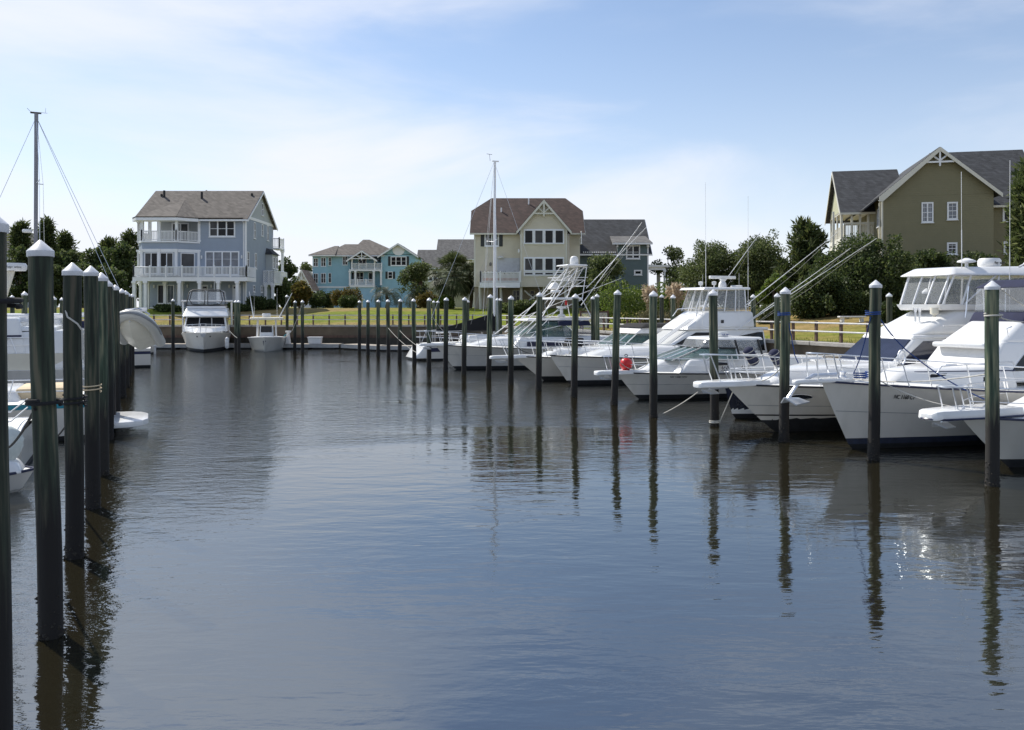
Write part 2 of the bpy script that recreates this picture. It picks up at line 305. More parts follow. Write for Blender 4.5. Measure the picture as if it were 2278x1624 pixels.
# ------------------------------------------------------------------ setting: water, ground, seawall
U=V3((-.405,.914,0)); VV=V3((.914,.405,0)); BR=math.atan2(.405,.914)   # along the slips row / from bow to seawall
tag(MB().add([(-400,-60,0),(140,-60,0),(140,78,0),(-400,78,0)],[(0,1,2,3)]).build('water','water'),kind='structure')
rw0=V3((12.35,39.6,0)); CORN=rw0-U*((39.6-71.4)/.914)                  # where the two walls meet
ENDR=rw0-U*62
poly=[V3((-420,71.4,0))]+[V3((-300+i*12,71.4,0)) for i in range(int((CORN.x+300)/12)+1)]+[CORN]+[CORN+(ENDR-CORN)*(i/10) for i in range(1,11)]
nl=[]
for i,q in enumerate(poly):
    t0=(q-poly[i-1]).normalized() if i else None; t1=(poly[i+1]-q).normalized() if i<len(poly)-1 else None
    n0=V3((-t0.y,t0.x,0)) if t0 else None; n1=V3((-t1.y,t1.x,0)) if t1 else None
    if n0 is None: nl.append(n1)
    elif n1 is None: nl.append(n0)
    else:
        s=(n0+n1).normalized(); nl.append(s/max(.4,s.dot(n0)))
WT=1.95
offs=[.55,2,4,6,9,12,16,22,32,50,90,200,600,2500]
def gz(o): 
    t=min(1,max(0,(o-1)/17)); return WT-.08+1.5*(t*t*(3-2*t))
secs=[[q+nl[i]*o+V3((0,0,gz(o)+(noise.noise(q*.11+V3((o*.2,0,0)))*.12 if 2<o<300 else 0))) for i,q in enumerate(poly)] for o in offs]
g=MB().loft(secs,closed=False); tag(g.build('ground','lawn',smooth=60),kind='structure')
def ground_z(x,y):
    # distance from the nearer wall line
    a=y-71.4; b=(V3((x,y,0))-rw0).dot(VV)
    return gz(min(a,b) if (a<0 or b<0) else math.hypot(a,b)*.0+min(a,b)) if False else gz(max(a,b) if a<0 or b<0 else max(a,b))
def wall_strip(name,mt,parent,z0,z1,o0,o1):
    rings=[]
    for i,q in enumerate(poly):
        rings.append([q+nl[i]*o0+V3((0,0,z0)),q+nl[i]*o1+V3((0,0,z0)),q+nl[i]*o1+V3((0,0,z1)),q+nl[i]*o0+V3((0,0,z1))])
    return MB().loft(rings).build(name,mt,parent)
sw=thing('seawall','tan concrete seawall with pale cap along the far and right banks','seawall')
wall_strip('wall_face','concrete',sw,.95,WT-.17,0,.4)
wall_strip('tide_band','wall_wet',sw,-1,.95,-.03,.4)
wall_strip('wale','fence_wood',sw,.86,1.06,-.11,-.031)
# cap laid in lengths with open joints
def along(poly_,step):
    out=[];acc=0
    for i in range(len(poly_)-1):
        a,b=poly_[i],poly_[i+1];L=(b-a).length;s=-acc
        while s+step<=L: s+=step; out.append((a+(b-a)*(s/L),(b-a).normalized()))
        acc=L-s
    return out
capm=None
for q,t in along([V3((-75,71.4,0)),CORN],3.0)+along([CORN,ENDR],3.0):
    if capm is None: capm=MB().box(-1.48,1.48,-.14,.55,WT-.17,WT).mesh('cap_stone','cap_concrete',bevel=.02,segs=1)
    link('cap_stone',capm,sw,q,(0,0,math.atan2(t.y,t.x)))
# fence on the wall
fn=thing('post_and_rail_fence','brown post fence with two thin grey rails along the seawall lawn','fence')
pm=MB().box(-.06,.06,-.06,.06,0,.92).mesh('fence_post','fence_wood',bevel=.012,segs=1)
off=.22
fp=[p_+nl[i]*off for i,p_ in enumerate(poly)]
CORF=CORN+nl[poly.index(CORN)]*off
for q,t in along([V3((-60,71.62,0)),CORF],1.38)+along([CORF,fp[-1]],1.45):
    link('fence_post',pm,fn,(q.x,q.y,WT),(0,0,math.atan2(t.y,t.x)))
for h in (.84,.46):
    for a,b in ((V3((-60,71.52,WT+h)),CORF+V3((0,-.09,WT+h))),(CORF+V3((-.09,0,WT+h)),fp[-1]+V3((-.09,0,WT+h)))):
        MB().tube([a,b],.04,6).build('rail','fence_rail',fn)
# ------------------------------------------------------------------ floating docks
def dock(name,label,pts,wd,z=.42,plank=.16,first=True):
    root=thing(name,label,'dock')
    for i in range(len(pts)-1):
        a,b=V3(pts[i]),V3(pts[i+1]); t=(b-a).normalized(); s=V3((-t.y,t.x,0)); L=(b-a).length
        m=MB(); 
        def quad(u0,u1,w0,w1,z0,z1): m.hexa([a+t*u+s*ww+V3((0,0,zq)) for zq in(z0,z1) for u,ww in((u0,w0),(u1,w0),(u1,w1),(u0,w1))])
        quad(0,L,0,.1,.12,z); quad(0,L,wd-.1,wd,.12,z); m.build('edge_board','dock_side',root)
        m=MB(); k=0
        u=0
        while u+2.2<L: quad(u+.2,u+2,.15,wd-.15,-.25,.12); u+=2.2
        m.build('float','rubber',root)
        m=MB(); u=0.0
        while u<L: quad(u+.006,min(u+plank-.006,L),.1,wd-.1,z-.05,z-.003); u+=plank
        pl=m.build('planking','dock_plank',root); pl['kind']='stuff'
    return root
dock('floating_dock','long low floating dock below the far seawall',[(-52,68.7,0),(-14.4,68.7,0)],1.9)
dock('finger_dock','grey floating dock section angling off behind the row of pilings',[(-14.2,68.5,0),(-10.6,65.4,0),(-6.2,65.0,0)],1.7)
dock('mooring_dock','shaded timber dock at the foot of the right seawall behind the boats',[CORN-VV*1.6-U*3,ENDR-VV*1.6],1.4,.5)
# ------------------------------------------------------------------ pilings
def pile_mesh(H,rt,rb,seed):
    rnd=random.Random(seed); prof=[]; n=18; rows=14; vs=[]; 
    for i in range(rows+1):
        z=-1.6+(H+1.6)*i/rows; r=rb+(rt-rb)*i/rows
        for k in range(n):
            a=2*math.pi*k/n; rr=r*(1+.025*noise.noise(V3((math.cos(a)*2,math.sin(a)*2,z*.6+seed))))
            vs.append((rr*math.cos(a)+.02*noise.noise(V3((z*.5,seed,0))),rr*math.sin(a),z))
    fs=[(i*n+k,i*n+(k+1)%n,(i+1)*n+(k+1)%n,(i+1)*n+k) for i in range(rows) for k in range(n)]+[tuple(range(rows*n,rows*n+n))]
    return MB().add(vs,fs).mesh('shaft','pile_wood',smooth=50)
def cap_mesh(r): return MB().lathe([(r+.008,-.062),(r+.012,-.056),(r+.012,.0),(r+.004,.008),(.012,.118),(.003,.12)],20).mesh('cap','cap_white',smooth=35)
def barn_mesh(r,seed):
    rnd=random.Random(seed); m=MB()
    for k in range(120):
        a=rnd.random()*6.283; z=-.1+.6*rnd.random()**1.8; s=rnd.uniform(.010,.030)*(1.25 if z<.15 else .75); n_=V3((math.cos(a),math.sin(a),0)); t_=V3((-n_.y,n_.x,0))
        c_=n_*r+V3((0,0,z)); p=[c_+t_*s*rnd.uniform(.7,1.3)*math.cos(q)+V3((0,0,s*rnd.uniform(.7,1.4)*math.sin(q)))-n_*.01 for q in(0,1.25,2.5,3.8,5.0)]; m.add(p+[c_+n_*s*rnd.uniform(.5,1.4)],[(i,(i+1)%5,5) for i in range(5)])
    return m.mesh('barnacles','barnacle')
PM={}
def pile(pos,H,label,group,r=.125,tilt=(0,0),seed=0,barn=True):
    key=(round(H,1),round(r,3),seed%4)
    if key not in PM: PM[key]=(pile_mesh(round(H,1),r*.97,r*1.02,seed%4),cap_mesh(r),barn_mesh(r,seed%4))
    a,b,c_=PM[key]; H=round(H,1)
    o=thing('mooring_piling',label,'piling',(pos[0],pos[1],0),0,group); rr_=random.Random(label); o.rotation_euler=(tilt[0]+rr_.uniform(-.012,.012),tilt[1]+rr_.uniform(-.01,.01),(seed*1.7)%6.28 if tilt==(0,0) else 0)
    link('shaft',a,o); link('cap',b,o,(0,0,H))
    if barn: link('barnacles',c_,o)['kind']='stuff'
    return o
def ordn(i): return ['first','second','third','fourth','fifth','sixth','seventh','eighth','ninth','tenth','eleventh','twelfth','thirteenth','fourteenth','fifteenth','sixteenth','seventeenth','eighteenth','nineteenth','twentieth'][i]
rowR=[(2207,1080),(1943,1023),(1744,982),(1590,948),(1453,928),(1366,900.5),(1277,883.7),(1198,869),(1136,855),(1086.6,843.7),(1032,833),(991,828),(954,823),(921.7,811),(889,805.6),(864.4,799),(841,793),(818.5,789.8),(799.6,783.5)]
topR=[620,628,637,642.6,645.3,648,652,653,656,656,659.4,661,662.6,663.5,665,666,666.8,667,667]
tR=[.010,.004,.012,0,.006,.03,.012,.01,0,.02,.002,0,.01,-.01,0,-.004,.004,0,0]
for i,(p_,tp) in enumerate(zip(rowR,topR)):
    q=wat(*p_); H=CH+(HY-tp)*q.y/F-.11
    lab='white-capped timber piling, %s from the right edge along the front row'%ordn(i)
    pile(q,H,lab,'pilings of the right front row',r=.128,tilt=(0,tR[i]),seed=i)
lr=[(-12,8,478),(113,1415,542),(166,1240,578),(207,1130,596),(229,0,612),(242,0,627),(248,0,632),(259,0,637),(273,0,645),(281,0,649),(287.5,0,654),(294,0,656)]
for i,(x,yb,yt) in enumerate(lr):
    d=F*CH/(yb-HY) if yb>100 else 1223/(HY-yt)
    lab=['dark piling cut off by the left picture edge','thickest leaning dark piling in front of the left boats','white-capped piling with black rope tied round its middle','dark piling with a thin yellow loop, fourth from the left edge'][i] if i<4 else 'white-capped piling, %s from the near end of the receding left row'%ordn(i)
    H=CH+(HY-yt)*d/F-.11
    pile((fx(x,d),d),H,lab,'pilings of the left row',r=.121,tilt=(0,-.036) if i==1 else ((0,-.012) if i==2 else (0,-.006)),seed=i+3)
inner=[(964.5,668,66,'slim far piling just left of the sailboat sail cover, left one of a pair'),(975,670,67,'slim far piling just left of the sailboat sail cover, right one of a pair'),(1040,668,60,'pale piling rising behind the black sail cover'),(1106,663.6,56,'pale piling beside the white sailboat mast, left of two'),(1113.5,664.6,58,'pale piling beside the white sailboat mast, right of two'),(1207.7,660.5,50,'piling half hidden behind a front piling beside the tuna tower'),(1320,659.4,47,'left of two pilings together in front of the lattice screen'),(1330,656,45,'right of two pilings together in front of the lattice screen'),(1472,656,47,'piling standing in front of the pampas grass'),(1497,655,41,'lit piling beside the slanting house front of the sportfishing boat'),(1676,656,40,'piling at the aft end of the clear flybridge enclosure'),(1728.5,650,36.5,'pale green lit piling on the seawall side of the blue-roped piling'),(1978.6,651,36,'grey-green piling standing in front of the dark shrubs'),(2061,644.6,27,'piling in front of the hardtop flybridge windows'),
 (385,666,63,'piling just left of the white cabin cruiser at the far dock'),(525,667.5,63.2,'left of two touching pilings between the two far boats'),(531.5,667,62,'right of two touching pilings between the two far boats'),(639,657,69.6,'tall pale piling against the far seawall'),(655.7,668,65.7,'left of two thin pilings left of the white dock box'),(673,667.5,62.5,'right of two thin pilings left of the white dock box'),
 (53,651,38,'piling behind the left boats beside the pale radar mast'),(112,654,42,'left of two small pilings seen between the two nearest tall pilings'),(119.5,659,50,'right of two small pilings seen between the two nearest tall pilings'),(137,661,54,'small piling with dark line hanging behind the left boats'),(29,658,50,'small piling half hidden by the left edge piling')]
for i,(x,yt,d,lab) in enumerate(inner):
    pile((fx(x,d),d),CH+(HY-yt)*d/F-.11,lab,'pilings standing behind the boats',seed=i,barn=i<14)
# ------------------------------------------------------------------ houses (all face the creek, frontal)
ZH1=Z(480,700,.43103); ZH2=Z(1100,850,.36952); ZH4=Z(1600,600,.43103); ZH5=Z(2200,750,.43103); ZH6=Z(3100,500,.49259)
class Hs:
    def __init__(s,name,label,zf,d,x,zg=3.4,trim='trim_white'):
        s.zf=zf; s.d=d; s.trim=trim; s.root=thing(name,label,'house',(x,d,zg)); s.zg=zg
    def P(s,zx,zy,d=None):          # a measured point on the plane at depth d
        d=d or s.d; a,b=s.zf(zx,zy); return V3((fx(a,d),d,fz(b,d)))
    def xz(s,x0,y0,x1,y1,d):
        a=s.P(x0,y0,d); b=s.P(x1,y1,d); return a.x,b.x,b.z,a.z
    def part(s,name,mb,mt,**k): return mb.build(name,mt,s.root,world=True,**k)
    def wall(s,x0,x1,y0,y1,z0,z1,mt,name='wall'): return s.part(name,MB().box(x0,x1,y0,y1,z0,z1),mt)
    def frame(s,name,u0,u1,v0,v1,fn,cols,rows,mt,fw,glass,muntin,lab=None,shut=None,dep=.07):
        m=MB()
        def b(a,c,e,f,n0,n1): m.hexa([fn(a,e,n0),fn(c,e,n0),fn(c,e,n1),fn(a,e,n1),fn(a,f,n0),fn(c,f,n0),fn(c,f,n1),fn(a,f,n1)])
        b(u0,u1,v0,v0+fw,0,dep); b(u0,u1,v1-fw,v1,0,dep); b(u0,u0+fw,v0+fw,v1-fw,0,dep); b(u1-fw,u1,v0+fw,v1-fw,0,dep)
        cw=(u1-u0)/cols
        for i in range(1,cols): b(u0+cw*i-fw/2,u0+cw*i+fw/2,v0+fw,v1-fw,0,dep*.97)
        for j in range(1,rows):
            vm=v0+(v1-v0)*j/rows; b(u0+fw,u1-fw,vm-.025,vm+.025,0,dep*.7)
        b(u0-.05,u1+.05,v0-.06,v0,0,dep+.05)
        o=s.part('window',m,mt); PW[o.name]=Matrix.Translation(s.root.location)
        for i in range(cols):
            m=MB(); a=u0+cw*i+(fw if i==0 else fw/2); c=u0+cw*(i+1)-(fw if i==cols-1 else fw/2)
            b(a,c,v0+fw,v1-fw,.004,.02); m.build('pane','win_blind' if glass=='win_dark' and random.Random(u0*7.3+v0*3.1+i).random()<.28 else glass,o,world=True)
            if muntin:
                m=MB()
                for k in range(1,muntin[0]): x=a+(c-a)*k/muntin[0]; b(x-.012,x+.012,v0+fw,v1-fw,.02,.035)
                for k in range(1,muntin[1]): z=v0+(v1-v0)*k/muntin[1]; b(a,c,z-.012,z+.012,.02,.034)
                m.build('muntins',mt,o,world=True)
        return o
    def win(s,x0,y0,x1,y1,d,cols=1,rows=2,mt=None,fw=.09,glass='win_dark',muntin=None,shut=None):
        a,b,c,e=s.xz(x0,y0,x1,y1,d); s.frame('window',a,b,c,e,lambda u,v,n:V3((u,d-n,v)),cols,rows,mt or s.trim,fw,glass,muntin)
        if shut:
            for (p,q) in ((a-shut-.03,a-.03),(b+.03,b+.03+shut)): s.part('shutter',MB().box(p,q,d-.05,d+.01,c,e),'shutter_black',bevel=.01,segs=1)
    def swin(s,X,sg,x0,y0,x1,y1,cols=1,rows=2,mt=None,fw=.08,glass='win_dark'):
        a,b=s.zf(x0,y0); c,e=s.zf(x1,y1); Y0=X*F/(a-CX); Y1=X*F/(c-CX); ym=(Y0+Y1)/2
        if Y0>Y1: Y0,Y1=Y1,Y0
        s.frame('window',Y0,Y1,fz(e,ym),fz(b,ym),lambda u,v,n:V3((X+sg*n,u,v)),cols,rows,mt or s.trim,fw,glass,None)
    def roof(s,polys,mt,th=.16,name='roof_slope'):
        for q in polys: s.part(name,MB().plate(q,th),mt)
    def rail(s,p,q,h=1.0,sp=.13,posts=1.9,mt=None,name='railing',bal=.028):
        p=V3(p); q=V3(q); L=(q-p).length; t=(q-p)/L; mt=mt or s.trim
        m=MB(); m.tube([p+V3((0,0,h)),q+V3((0,0,h))],.05,4); m.tube([p+V3((0,0,.1)),q+V3((0,0,.1))],.04,4)
        o=s.part(name,m,mt); PW[o.name]=Matrix.Translation(s.root.location)
        m=MB(); k=int(L/sp)
        for i in range(k): c=p+t*(i+.5)*L/k; m.box(c.x-bal,c.x+bal,c.y-bal,c.y+bal,c.z+.1,c.z+h)
        b=m.build('balusters',mt,o,world=True); b['kind']='stuff'
        k=max(1,round(L/posts))
        for i in range(k+1):
            c=p+t*L*i/k; MB().box(c.x-.07,c.x+.07,c.y-.07,c.y+.07,c.z,c.z+h+.16).build('rail_post',mt,o,world=True,bevel=.015,segs=1)
    def col(s,x,y,z0,z1,r=.13,mt=None):
        m=MB().box(x-r,x+r,y-r,y+r,z0,z1); m.box(x-r-.07,x+r+.07,y-r-.07,y+r+.07,z1-.22,z1-.001); m.box(x-r-.04,x+r+.04,y-r-.04,y+r+.04,z0,z0+.18)
        s.part('column',m,mt or s.trim)
    def box(s,name,x0,x1,y0,y1,z0,z1,mt): return s.part(name,MB().box(x0,x1,y0,y1,z0,z1),mt)
    def gable_x(s,x0,x1,y0,y1,ze,zr,mt,ov=.5,fascia=True,oh=None):   # ridge along X
        ym=(y0+y1)/2; sl=(zr-ze)/(ym-y0); lo=zr-sl*(ym-y0+ov); oh=oh or ov
        X0,X1=x0-oh,x1+oh
        s.roof([[(X0,y0-ov,lo),(X1,y0-ov,lo),(X1,ym,zr),(X0,ym,zr)],[(X1,y1+ov,lo),(X0,y1+ov,lo),(X0,ym,zr),(X1,ym,zr)]],mt)
        if fascia:
            s.box('gutter',X0,X1,y0-ov-.1,y0-ov+.02,lo-.16,lo+.02,s.trim)
            for X in (X0-.03,X1+.03):
                s.part('rake_board',MB().plate([(X,y0-ov,lo-.22),(X,ym,zr-.22),(X,ym,zr+.02),(X,y0-ov,lo+.02)],.06),s.trim); s.part('rake_board',MB().plate([(X,y1+ov,lo-.22),(X,ym,zr-.22),(X,ym,zr+.02),(X,y1+ov,lo+.02)],.06),s.trim)
    def gable_y(s,x0,x1,y0,y1,ze,zr,mt,ov=.45,truss=True,wall=None,ovf=.5):   # ridge along Y, gable towards the creek
        xm=(x0+x1)/2; sl=(zr-ze)/(xm-x0); lo=zr-sl*(xm-x0+ov)
        Y0=y0-ovf
        s.roof([[(x0-ov,Y0,lo),(xm,Y0,zr),(xm,y1,zr),(x0-ov,y1,lo)],[(xm,Y0,zr),(x1+ov,Y0,lo),(x1+ov,y1,lo),(xm,y1,zr)]],mt)
        for e,f in ((x0-ov,xm),(x1+ov,xm)):
            s.part('rake_board',MB().plate([(e,Y0-.04,lo-.26),(f,Y0-.04,zr-.26),(f,Y0-.04,zr+.06),(e,Y0-.04,lo+.06)],.06),s.trim)
        if wall: s.part('gable_wall',MB().plate([(x0,y0+.15,ze),(x1,y0+.15,ze),(xm,y0+.15,zr-.1)],.3),wall)
        if truss:
            zt=zr-(zr-lo)*truss; hw=(zr-zt)/sl-.1
            m=MB(); b=.075
            m.box(xm-hw,xm+hw,Y0-.02,Y0+.08,zt-b,zt+b); m.box(xm-b,xm+b,Y0-.06,Y0+.06,zt-.3,zr-.2)
            for sg in (-1,1): m.tube([(xm,Y0+.02,zt+.05),(xm+sg*hw*.5,Y0+.02,zt+(zr-zt)*.5-.12)],b,4)
            s.part('gable_truss',m,s.trim)
# --- grey-blue three storey house with stacked porches
h=Hs('porch_house','tall grey-blue three-storey house with stacked white porches and taupe roof',ZH1,88,-34.,3.4)
xL=h.P(145,0).x; xR=h.P(1115,0).x; y0=88; y1=98; z1=h.P(0,908).z; z2=h.P(0,578).z; ze=h.P(0,338).z; xb=h.P(690,0).x
zg=3.2; sb=2.4
h.wall(xL,xR,y0,y1,zg,z2,'side_bluegrey'); h.wall(xb,xR,y0,y1,z2,ze,'side_bluegrey'); h.wall(xL+.9,xb,y0+sb,y1,z2,ze,'side_grey','porch_wall'); 
h.box('corner_board',xR-.16,xR+.025,y0-.03,y0+.16,zg,ze,'trim_white')
h.box('frieze',xb,xR,y0-.04,y0,ze-.32,ze,'trim_white')
zr=3.5+(HY-ZH1(0,110)[1])*93/F
h.part('gable_wall',MB().plate([(xR-.16,y0+.1,ze),(xR-.16,y1-.1,ze),(xR-.16,93,zr-.15)],.3),'side_grey')
h.box('gable_band',xR-.01,xR+.05,y0,y1,ze-.15,ze+.15,'trim_white')
h.gable_x(xL,xR,y0,y1,ze,zr,'roof_taupe',.55,oh=.35)
# front cross hip and bay roof
sl=(zr-ze)/5.0
def onroof(x,y): return V3((x,y,ze+sl*(y-y0)))
ap=h.P(765,100,93); ap.z=zr+.05
lo=ze-.26
h.roof([[(h.P(470,0).x,y0-.62,lo+.04),(h.P(1105,0).x,y0-.62,lo+.04),(ap.x,92.7,zr+.1)]],'roof_taupe',.10)
ba=h.P(475,190,87.6)
bp0=[V3((h.P(112,0).x,y0-.7,lo)),V3((h.P(205,0).x-.1,y0-2.1,lo)),V3((h.P(548,0).x+.1,y0-2.1,lo)),V3((h.P(705,0).x,y0-.7,lo))]
apx=V3((ba.x,y0+2.2,ba.z+.35))
h.roof([[bp0[0],bp0[1],apx],[bp0[1],bp0[2],apx],[bp0[2],bp0[3],apx]],'roof_taupe',.14)
h.roof([[bp0[0]+V3((0,0,-.2)),bp0[1]+V3((0,0,-.2)),bp0[2]+V3((0,0,-.2)),bp0[3]+V3((0,0,-.2))]],'trim_white',.3,'porch_soffit')
bq=[V3((xL,y0,0)),V3((h.P(228,0).x,y0-1.5,0)),V3((h.P(535,0).x,y0-1.5,0)),V3((xb,y0,0))]
def prism(pts,za,zb): 
    k=len(pts); return MB().add([(p_.x,p_.y,za) for p_ in pts]+[(p_.x,p_.y,zb) for p_ in pts],[tuple(range(k-1,-1,-1)),tuple(range(k,2*k))]+[(i,(i+1)%k,k+(i+1)%k,k+i) for i in range(k)])
h.part('bay_wall',prism(bq,z1+.4,z2-.06),'side_bluegrey')
bo=[V3((q.x,q.y-.12,0)) for q in bq]; bo[0].x-=.15; bo[-1].x+=.15; bo[0].y=bo[-1].y=y0+.05
h.part('balcony_floor',prism(bo+[V3((bo[-1].x,y0+sb,0)),V3((bo[0].x,y0+sb,0))],z2-.04,z2+.14),'trim_white')
h.part('bay_frieze',prism(bo,z2-1.05,z2-.72),'trim_white')
for i in range(3):
    a,b=bq[i],bq[i+1]; h.rail(a+V3((0,-.02,z2+.14)),b+V3((0,-.02,z2+.14)),1.0,.14,9)
    t=(b-a).normalized(); n_=V3((t.y,-t.x,0)); L=(b-a).length
    segs=[(.08,.47),(.53,.92)] if i==1 else ([(.15,.85)] if i==0 else [(.18,.8)])
    for u0,u1 in segs:
        h.frame('window',u0*L,u1*L,z1+.55,z2-1.1,lambda u,v,n:a+t*u+n_*n+V3((0,0,v)),2 if i!=2 else 1,1,'trim_white',.08,'win_dark',None)
for q in bq+[bq[1].lerp(bq[2],.5)]: h.col(q.x,q.y+.1,z2+.14,ze-.1,.14); h.col(q.x,q.y-.03,z1+.42,z2-.72,.13)
h.rail((xL+.05,y0+.1,z2+.14),(xL+.05,y0+sb,z2+.14),1,.14,9); h.col(xL+.15,y0+sb-.1,z2,ze-.1,.14)
a,b,c,e=h.xz(442,392,600,570,y0+sb); h.frame('window',a,b,c-.1,e,lambda u,v,n:V3((u,y0+sb-n,v)),2,1,'trim_white',.16,'win_dark',None)
h.win(780,372,1018,522,y0,3,2,fw=.14); h.win(745,650,1055,868,y0,4,1,fw=.13,glass='win_sky',muntin=(1,3))
# deck
yd=y0-3.0; dx0=h.P(85,0,yd).x; dx1=h.P(1155,0,yd).x-.35; zd=fz(ZH1(0,885)[1],yd)
h.box('deck_floor',dx0,dx1,yd,y0-.02,zd-.42,zd,'trim_white')
h.rail((dx0+.1,yd+.1,zd),(dx1-.1,yd+.1,zd),1.05,.14,1.75); h.rail((dx0+.1,yd+.1,zd),(dx0+.1,y0,zd),1.05,.14,3); h.rail((dx1-.1,yd+.1,zd),(dx1-.1,y0,zd),1.05,.14,3)
for zx in (97,200,507,690,860,1032): h.col(h.P(zx,0,yd).x,yd+.15,zg-.4,zd-.42,.15)
for zx in (160,228,382,535): h.col(h.P(zx,0,y0-1).x,y0-1,zg-.4,zd-.42,.13)
h.win(315,955,372,1125,y0,1,1,fw=.06); h.win(398,955,465,1125,y0,1,1,fw=.1,glass='win_sky'); h.win(483,960,497,1120,y0,1,1,fw=.05)
for x0,x1 in ((712,772),(993,1068)):
    a,b,c,e=h.xz(x0,955,x1,1160,y0); d_=h.box('door',a,b,y0-.06,y0,c,e,'door_white'); PW[d_.name]=Matrix.Translation(h.root.location); MB().box(a+.14,b-.14,y0-.075,y0-.055,e-.4,e-.18).build('door_light','win_dark',d_,world=True)
for zx,zy in ((285,970),(588,968),(803,968),(965,970),(715,705),(1078,703)):
    p_=h.P(zx,zy); h.part('wall_lamp',MB().lathe([(.02,-.18),(.09,-.15),(.10,.12),(.03,.2)],8,(p_.x,y0-.12,p_.z)),'plastic_white')
gx_=h.P(1085,0,yd).x-.2; h.part('grill_hood',MB().ell((gx_,yd+.9,zd+.78),(.45,.35,.36)),'canvas_black'); h.part('grill_cart',MB().box(gx_-.35,gx_+.35,yd+.7,yd+1.1,zd,zd+.6),'canvas_black')
for q in ((1183,390,1199,537),(1254,408,1268,515),(1302,418,1317,556),(1254,218,1270,328),(1120,655,1140,798),(1192,668,1208,810),(1176,958,1192,1020),(1247,962,1262,1025)): h.swin(xR,1,*q)
# side bay with its little dark roof
X2=xR+.75; bz0,bz1=fz(ZH1(0,812)[1],96),fz(ZH1(0,682)[1],95.4)
h.part('side_bay',MB().box(xR-.01,X2,95,97.4,bz0-.3,bz1),'side_grey'); h.part('bay_roof',MB().hexa([(xR,94.8,bz1),(X2+.2,94.8,bz1),(X2+.2,97.6,bz1),(xR,97.6,bz1),(xR,95.2,bz1+.75),(xR+.2,95.4,bz1+.7),(xR+.2,97,bz1+.7),(xR,97.2,bz1+.75)]),'roof_dark')
h.frame('window',95.2,95.9,bz0,bz1-.25,lambda u,v,n:V3((X2+n,u,v)),1,2,'trim_white',.08,'win_dark',None); h.frame('window',96.3,97.1,bz0,bz1-.25,lambda u,v,n:V3((X2+n,u,v)),1,2,'trim_white',.08,'win_dark',None)
# side stair landing with lattice
lz0,lz1=fz(ZH1(0,935)[1],93),fz(ZH1(0,825)[1],93); lx1=xR+1.25; ly0,ly1=93.9,99.3
h.box('landing_floor',xR,lx1,ly0,ly1,lz0-.22,lz0,'trim_white')
def lattice(mb,p,q,z0,z1_,sp=.2,b=.022):
    p=V3(p);q=V3(q);L=(q-p).length;t=(q-p)/L;H=z1_-z0
    k=int((L+H)/sp)
    for i in range(k+1):
        for sg in(1,-1):
            u0=i*sp-H; u1=i*sp
            a0=max(0,u0);a1=min(L,u1)
            if a1-a0<.03: continue
            za,zb=(a0-u0),(a1-u0)
            if sg<0: za,zb=H-za,H-zb
            mb.tube([p+t*a0+V3((0,0,z0+za)),p+t*a1+V3((0,0,z0+zb))],b,4,caps=False)
    for zz_ in(z0,z1_): mb.tube([p+V3((0,0,zz_)),q+V3((0,0,zz_))],.05,4)
    for c in(p,q,(p+q)/2): mb.tube([c+V3((0,0,z0)),c+V3((0,0,z1_))],.06,4)
m=MB(); lattice(m,(xR+.1,ly0,0),(lx1,ly0,0),lz0,lz1); lattice(m,(lx1,ly0,0),(lx1,ly1,0),lz0,lz1); o=h.part('lattice_screen',m,'trim_white'); o['kind']='stuff'
for x,y in((xR+.3,ly0+.1),(lx1-.15,ly0+.1),(lx1-.15,ly1-.1)): h.col(x,y,zg-.3,lz0-.22,.13)
# back porch corner beyond the side wall
h.box('back_porch_floor',xR,xR+.9,97.6,99.6,z2,z2+.2,'trim_white'); h.rail((xR+.8,97.7,z2+.2),(xR+.8,99.5,z2+.2),1.1,.14,3); h.rail((xR,97.7,z2+.2),(xR+.8,97.7,z2+.2),1.1,.14,3); h.col(xR+.7,99.4,lz1,z2,.13)
# roof pipes
for zx,zt,zb,yy in ((374,158,212,91.7),(714,178,250,91.0),(350,180,192,91.9),(1168,165,180,92)):
    p_=h.P(zx,zb,yy); zs=ze+sl*(yy-y0); h.part('vent_pipe',MB().tube([(p_.x,yy,zs-.1),(p_.x,yy,zs+(zb-zt)*.0122+.15)],.13,8),'brick_pipe')
h.part('downspout',MB().tube([(xR-.25,y0-.5,ze-.3),(xR-.25,y0-.1,ze-.7),(xR-.25,y0-.08,zg)],.05,6),'trim_white')
h.part('downspout',MB().tube([(xL-.25,y0-.5,ze-.3),(xL-.1,y0-.1,ze-.7),(xL-.1,y0-.08,z2)],.05,6),'trim_white')
h.box('foundation',xL-.1,xR+.04,y0-.06,y1,zg-.5,zg+.28,'trim_white')
# --- turquoise house
h=Hs('turquoise_house','turquoise two-storey house with hipped grey roof and white balcony',ZH2,155,-28.,3.4)
d=155; zg=3.2
X=lambda zx,dd=d: h.P(zx,0,dd).x
Zz=lambda zy,dd=d: h.P(0,zy,dd).z
ze=Zz(397); xa,xb_,xc,xd,xe,xf=X(325),X(480),X(525),X(715),X(1050),X(1412)
zb=Zz(735)
h.part('wall',prism([V3((xa,d,0)),V3((xb_,d,0)),V3((xc,d+.6,0)),V3((xd,d+.6,0)),V3((xd,d+9,0)),V3((xa,d+9,0))],zb,ze),'side_turq')
h.part('base_wall',prism([V3((xa+.02,d+.1,0)),V3((xb_,d+.1,0)),V3((xc,d+.65,0)),V3((xd,d+.65,0)),V3((xd,d+9,0)),V3((xa,d+9,0))],zg-.4,zb),'side_aqua')
h.wall(xd,xe,d+2.2,d+10,zg,ze,'side_turq'); h.wall(xe,xf,d,d+10,zg,ze+.2,'side_turq')
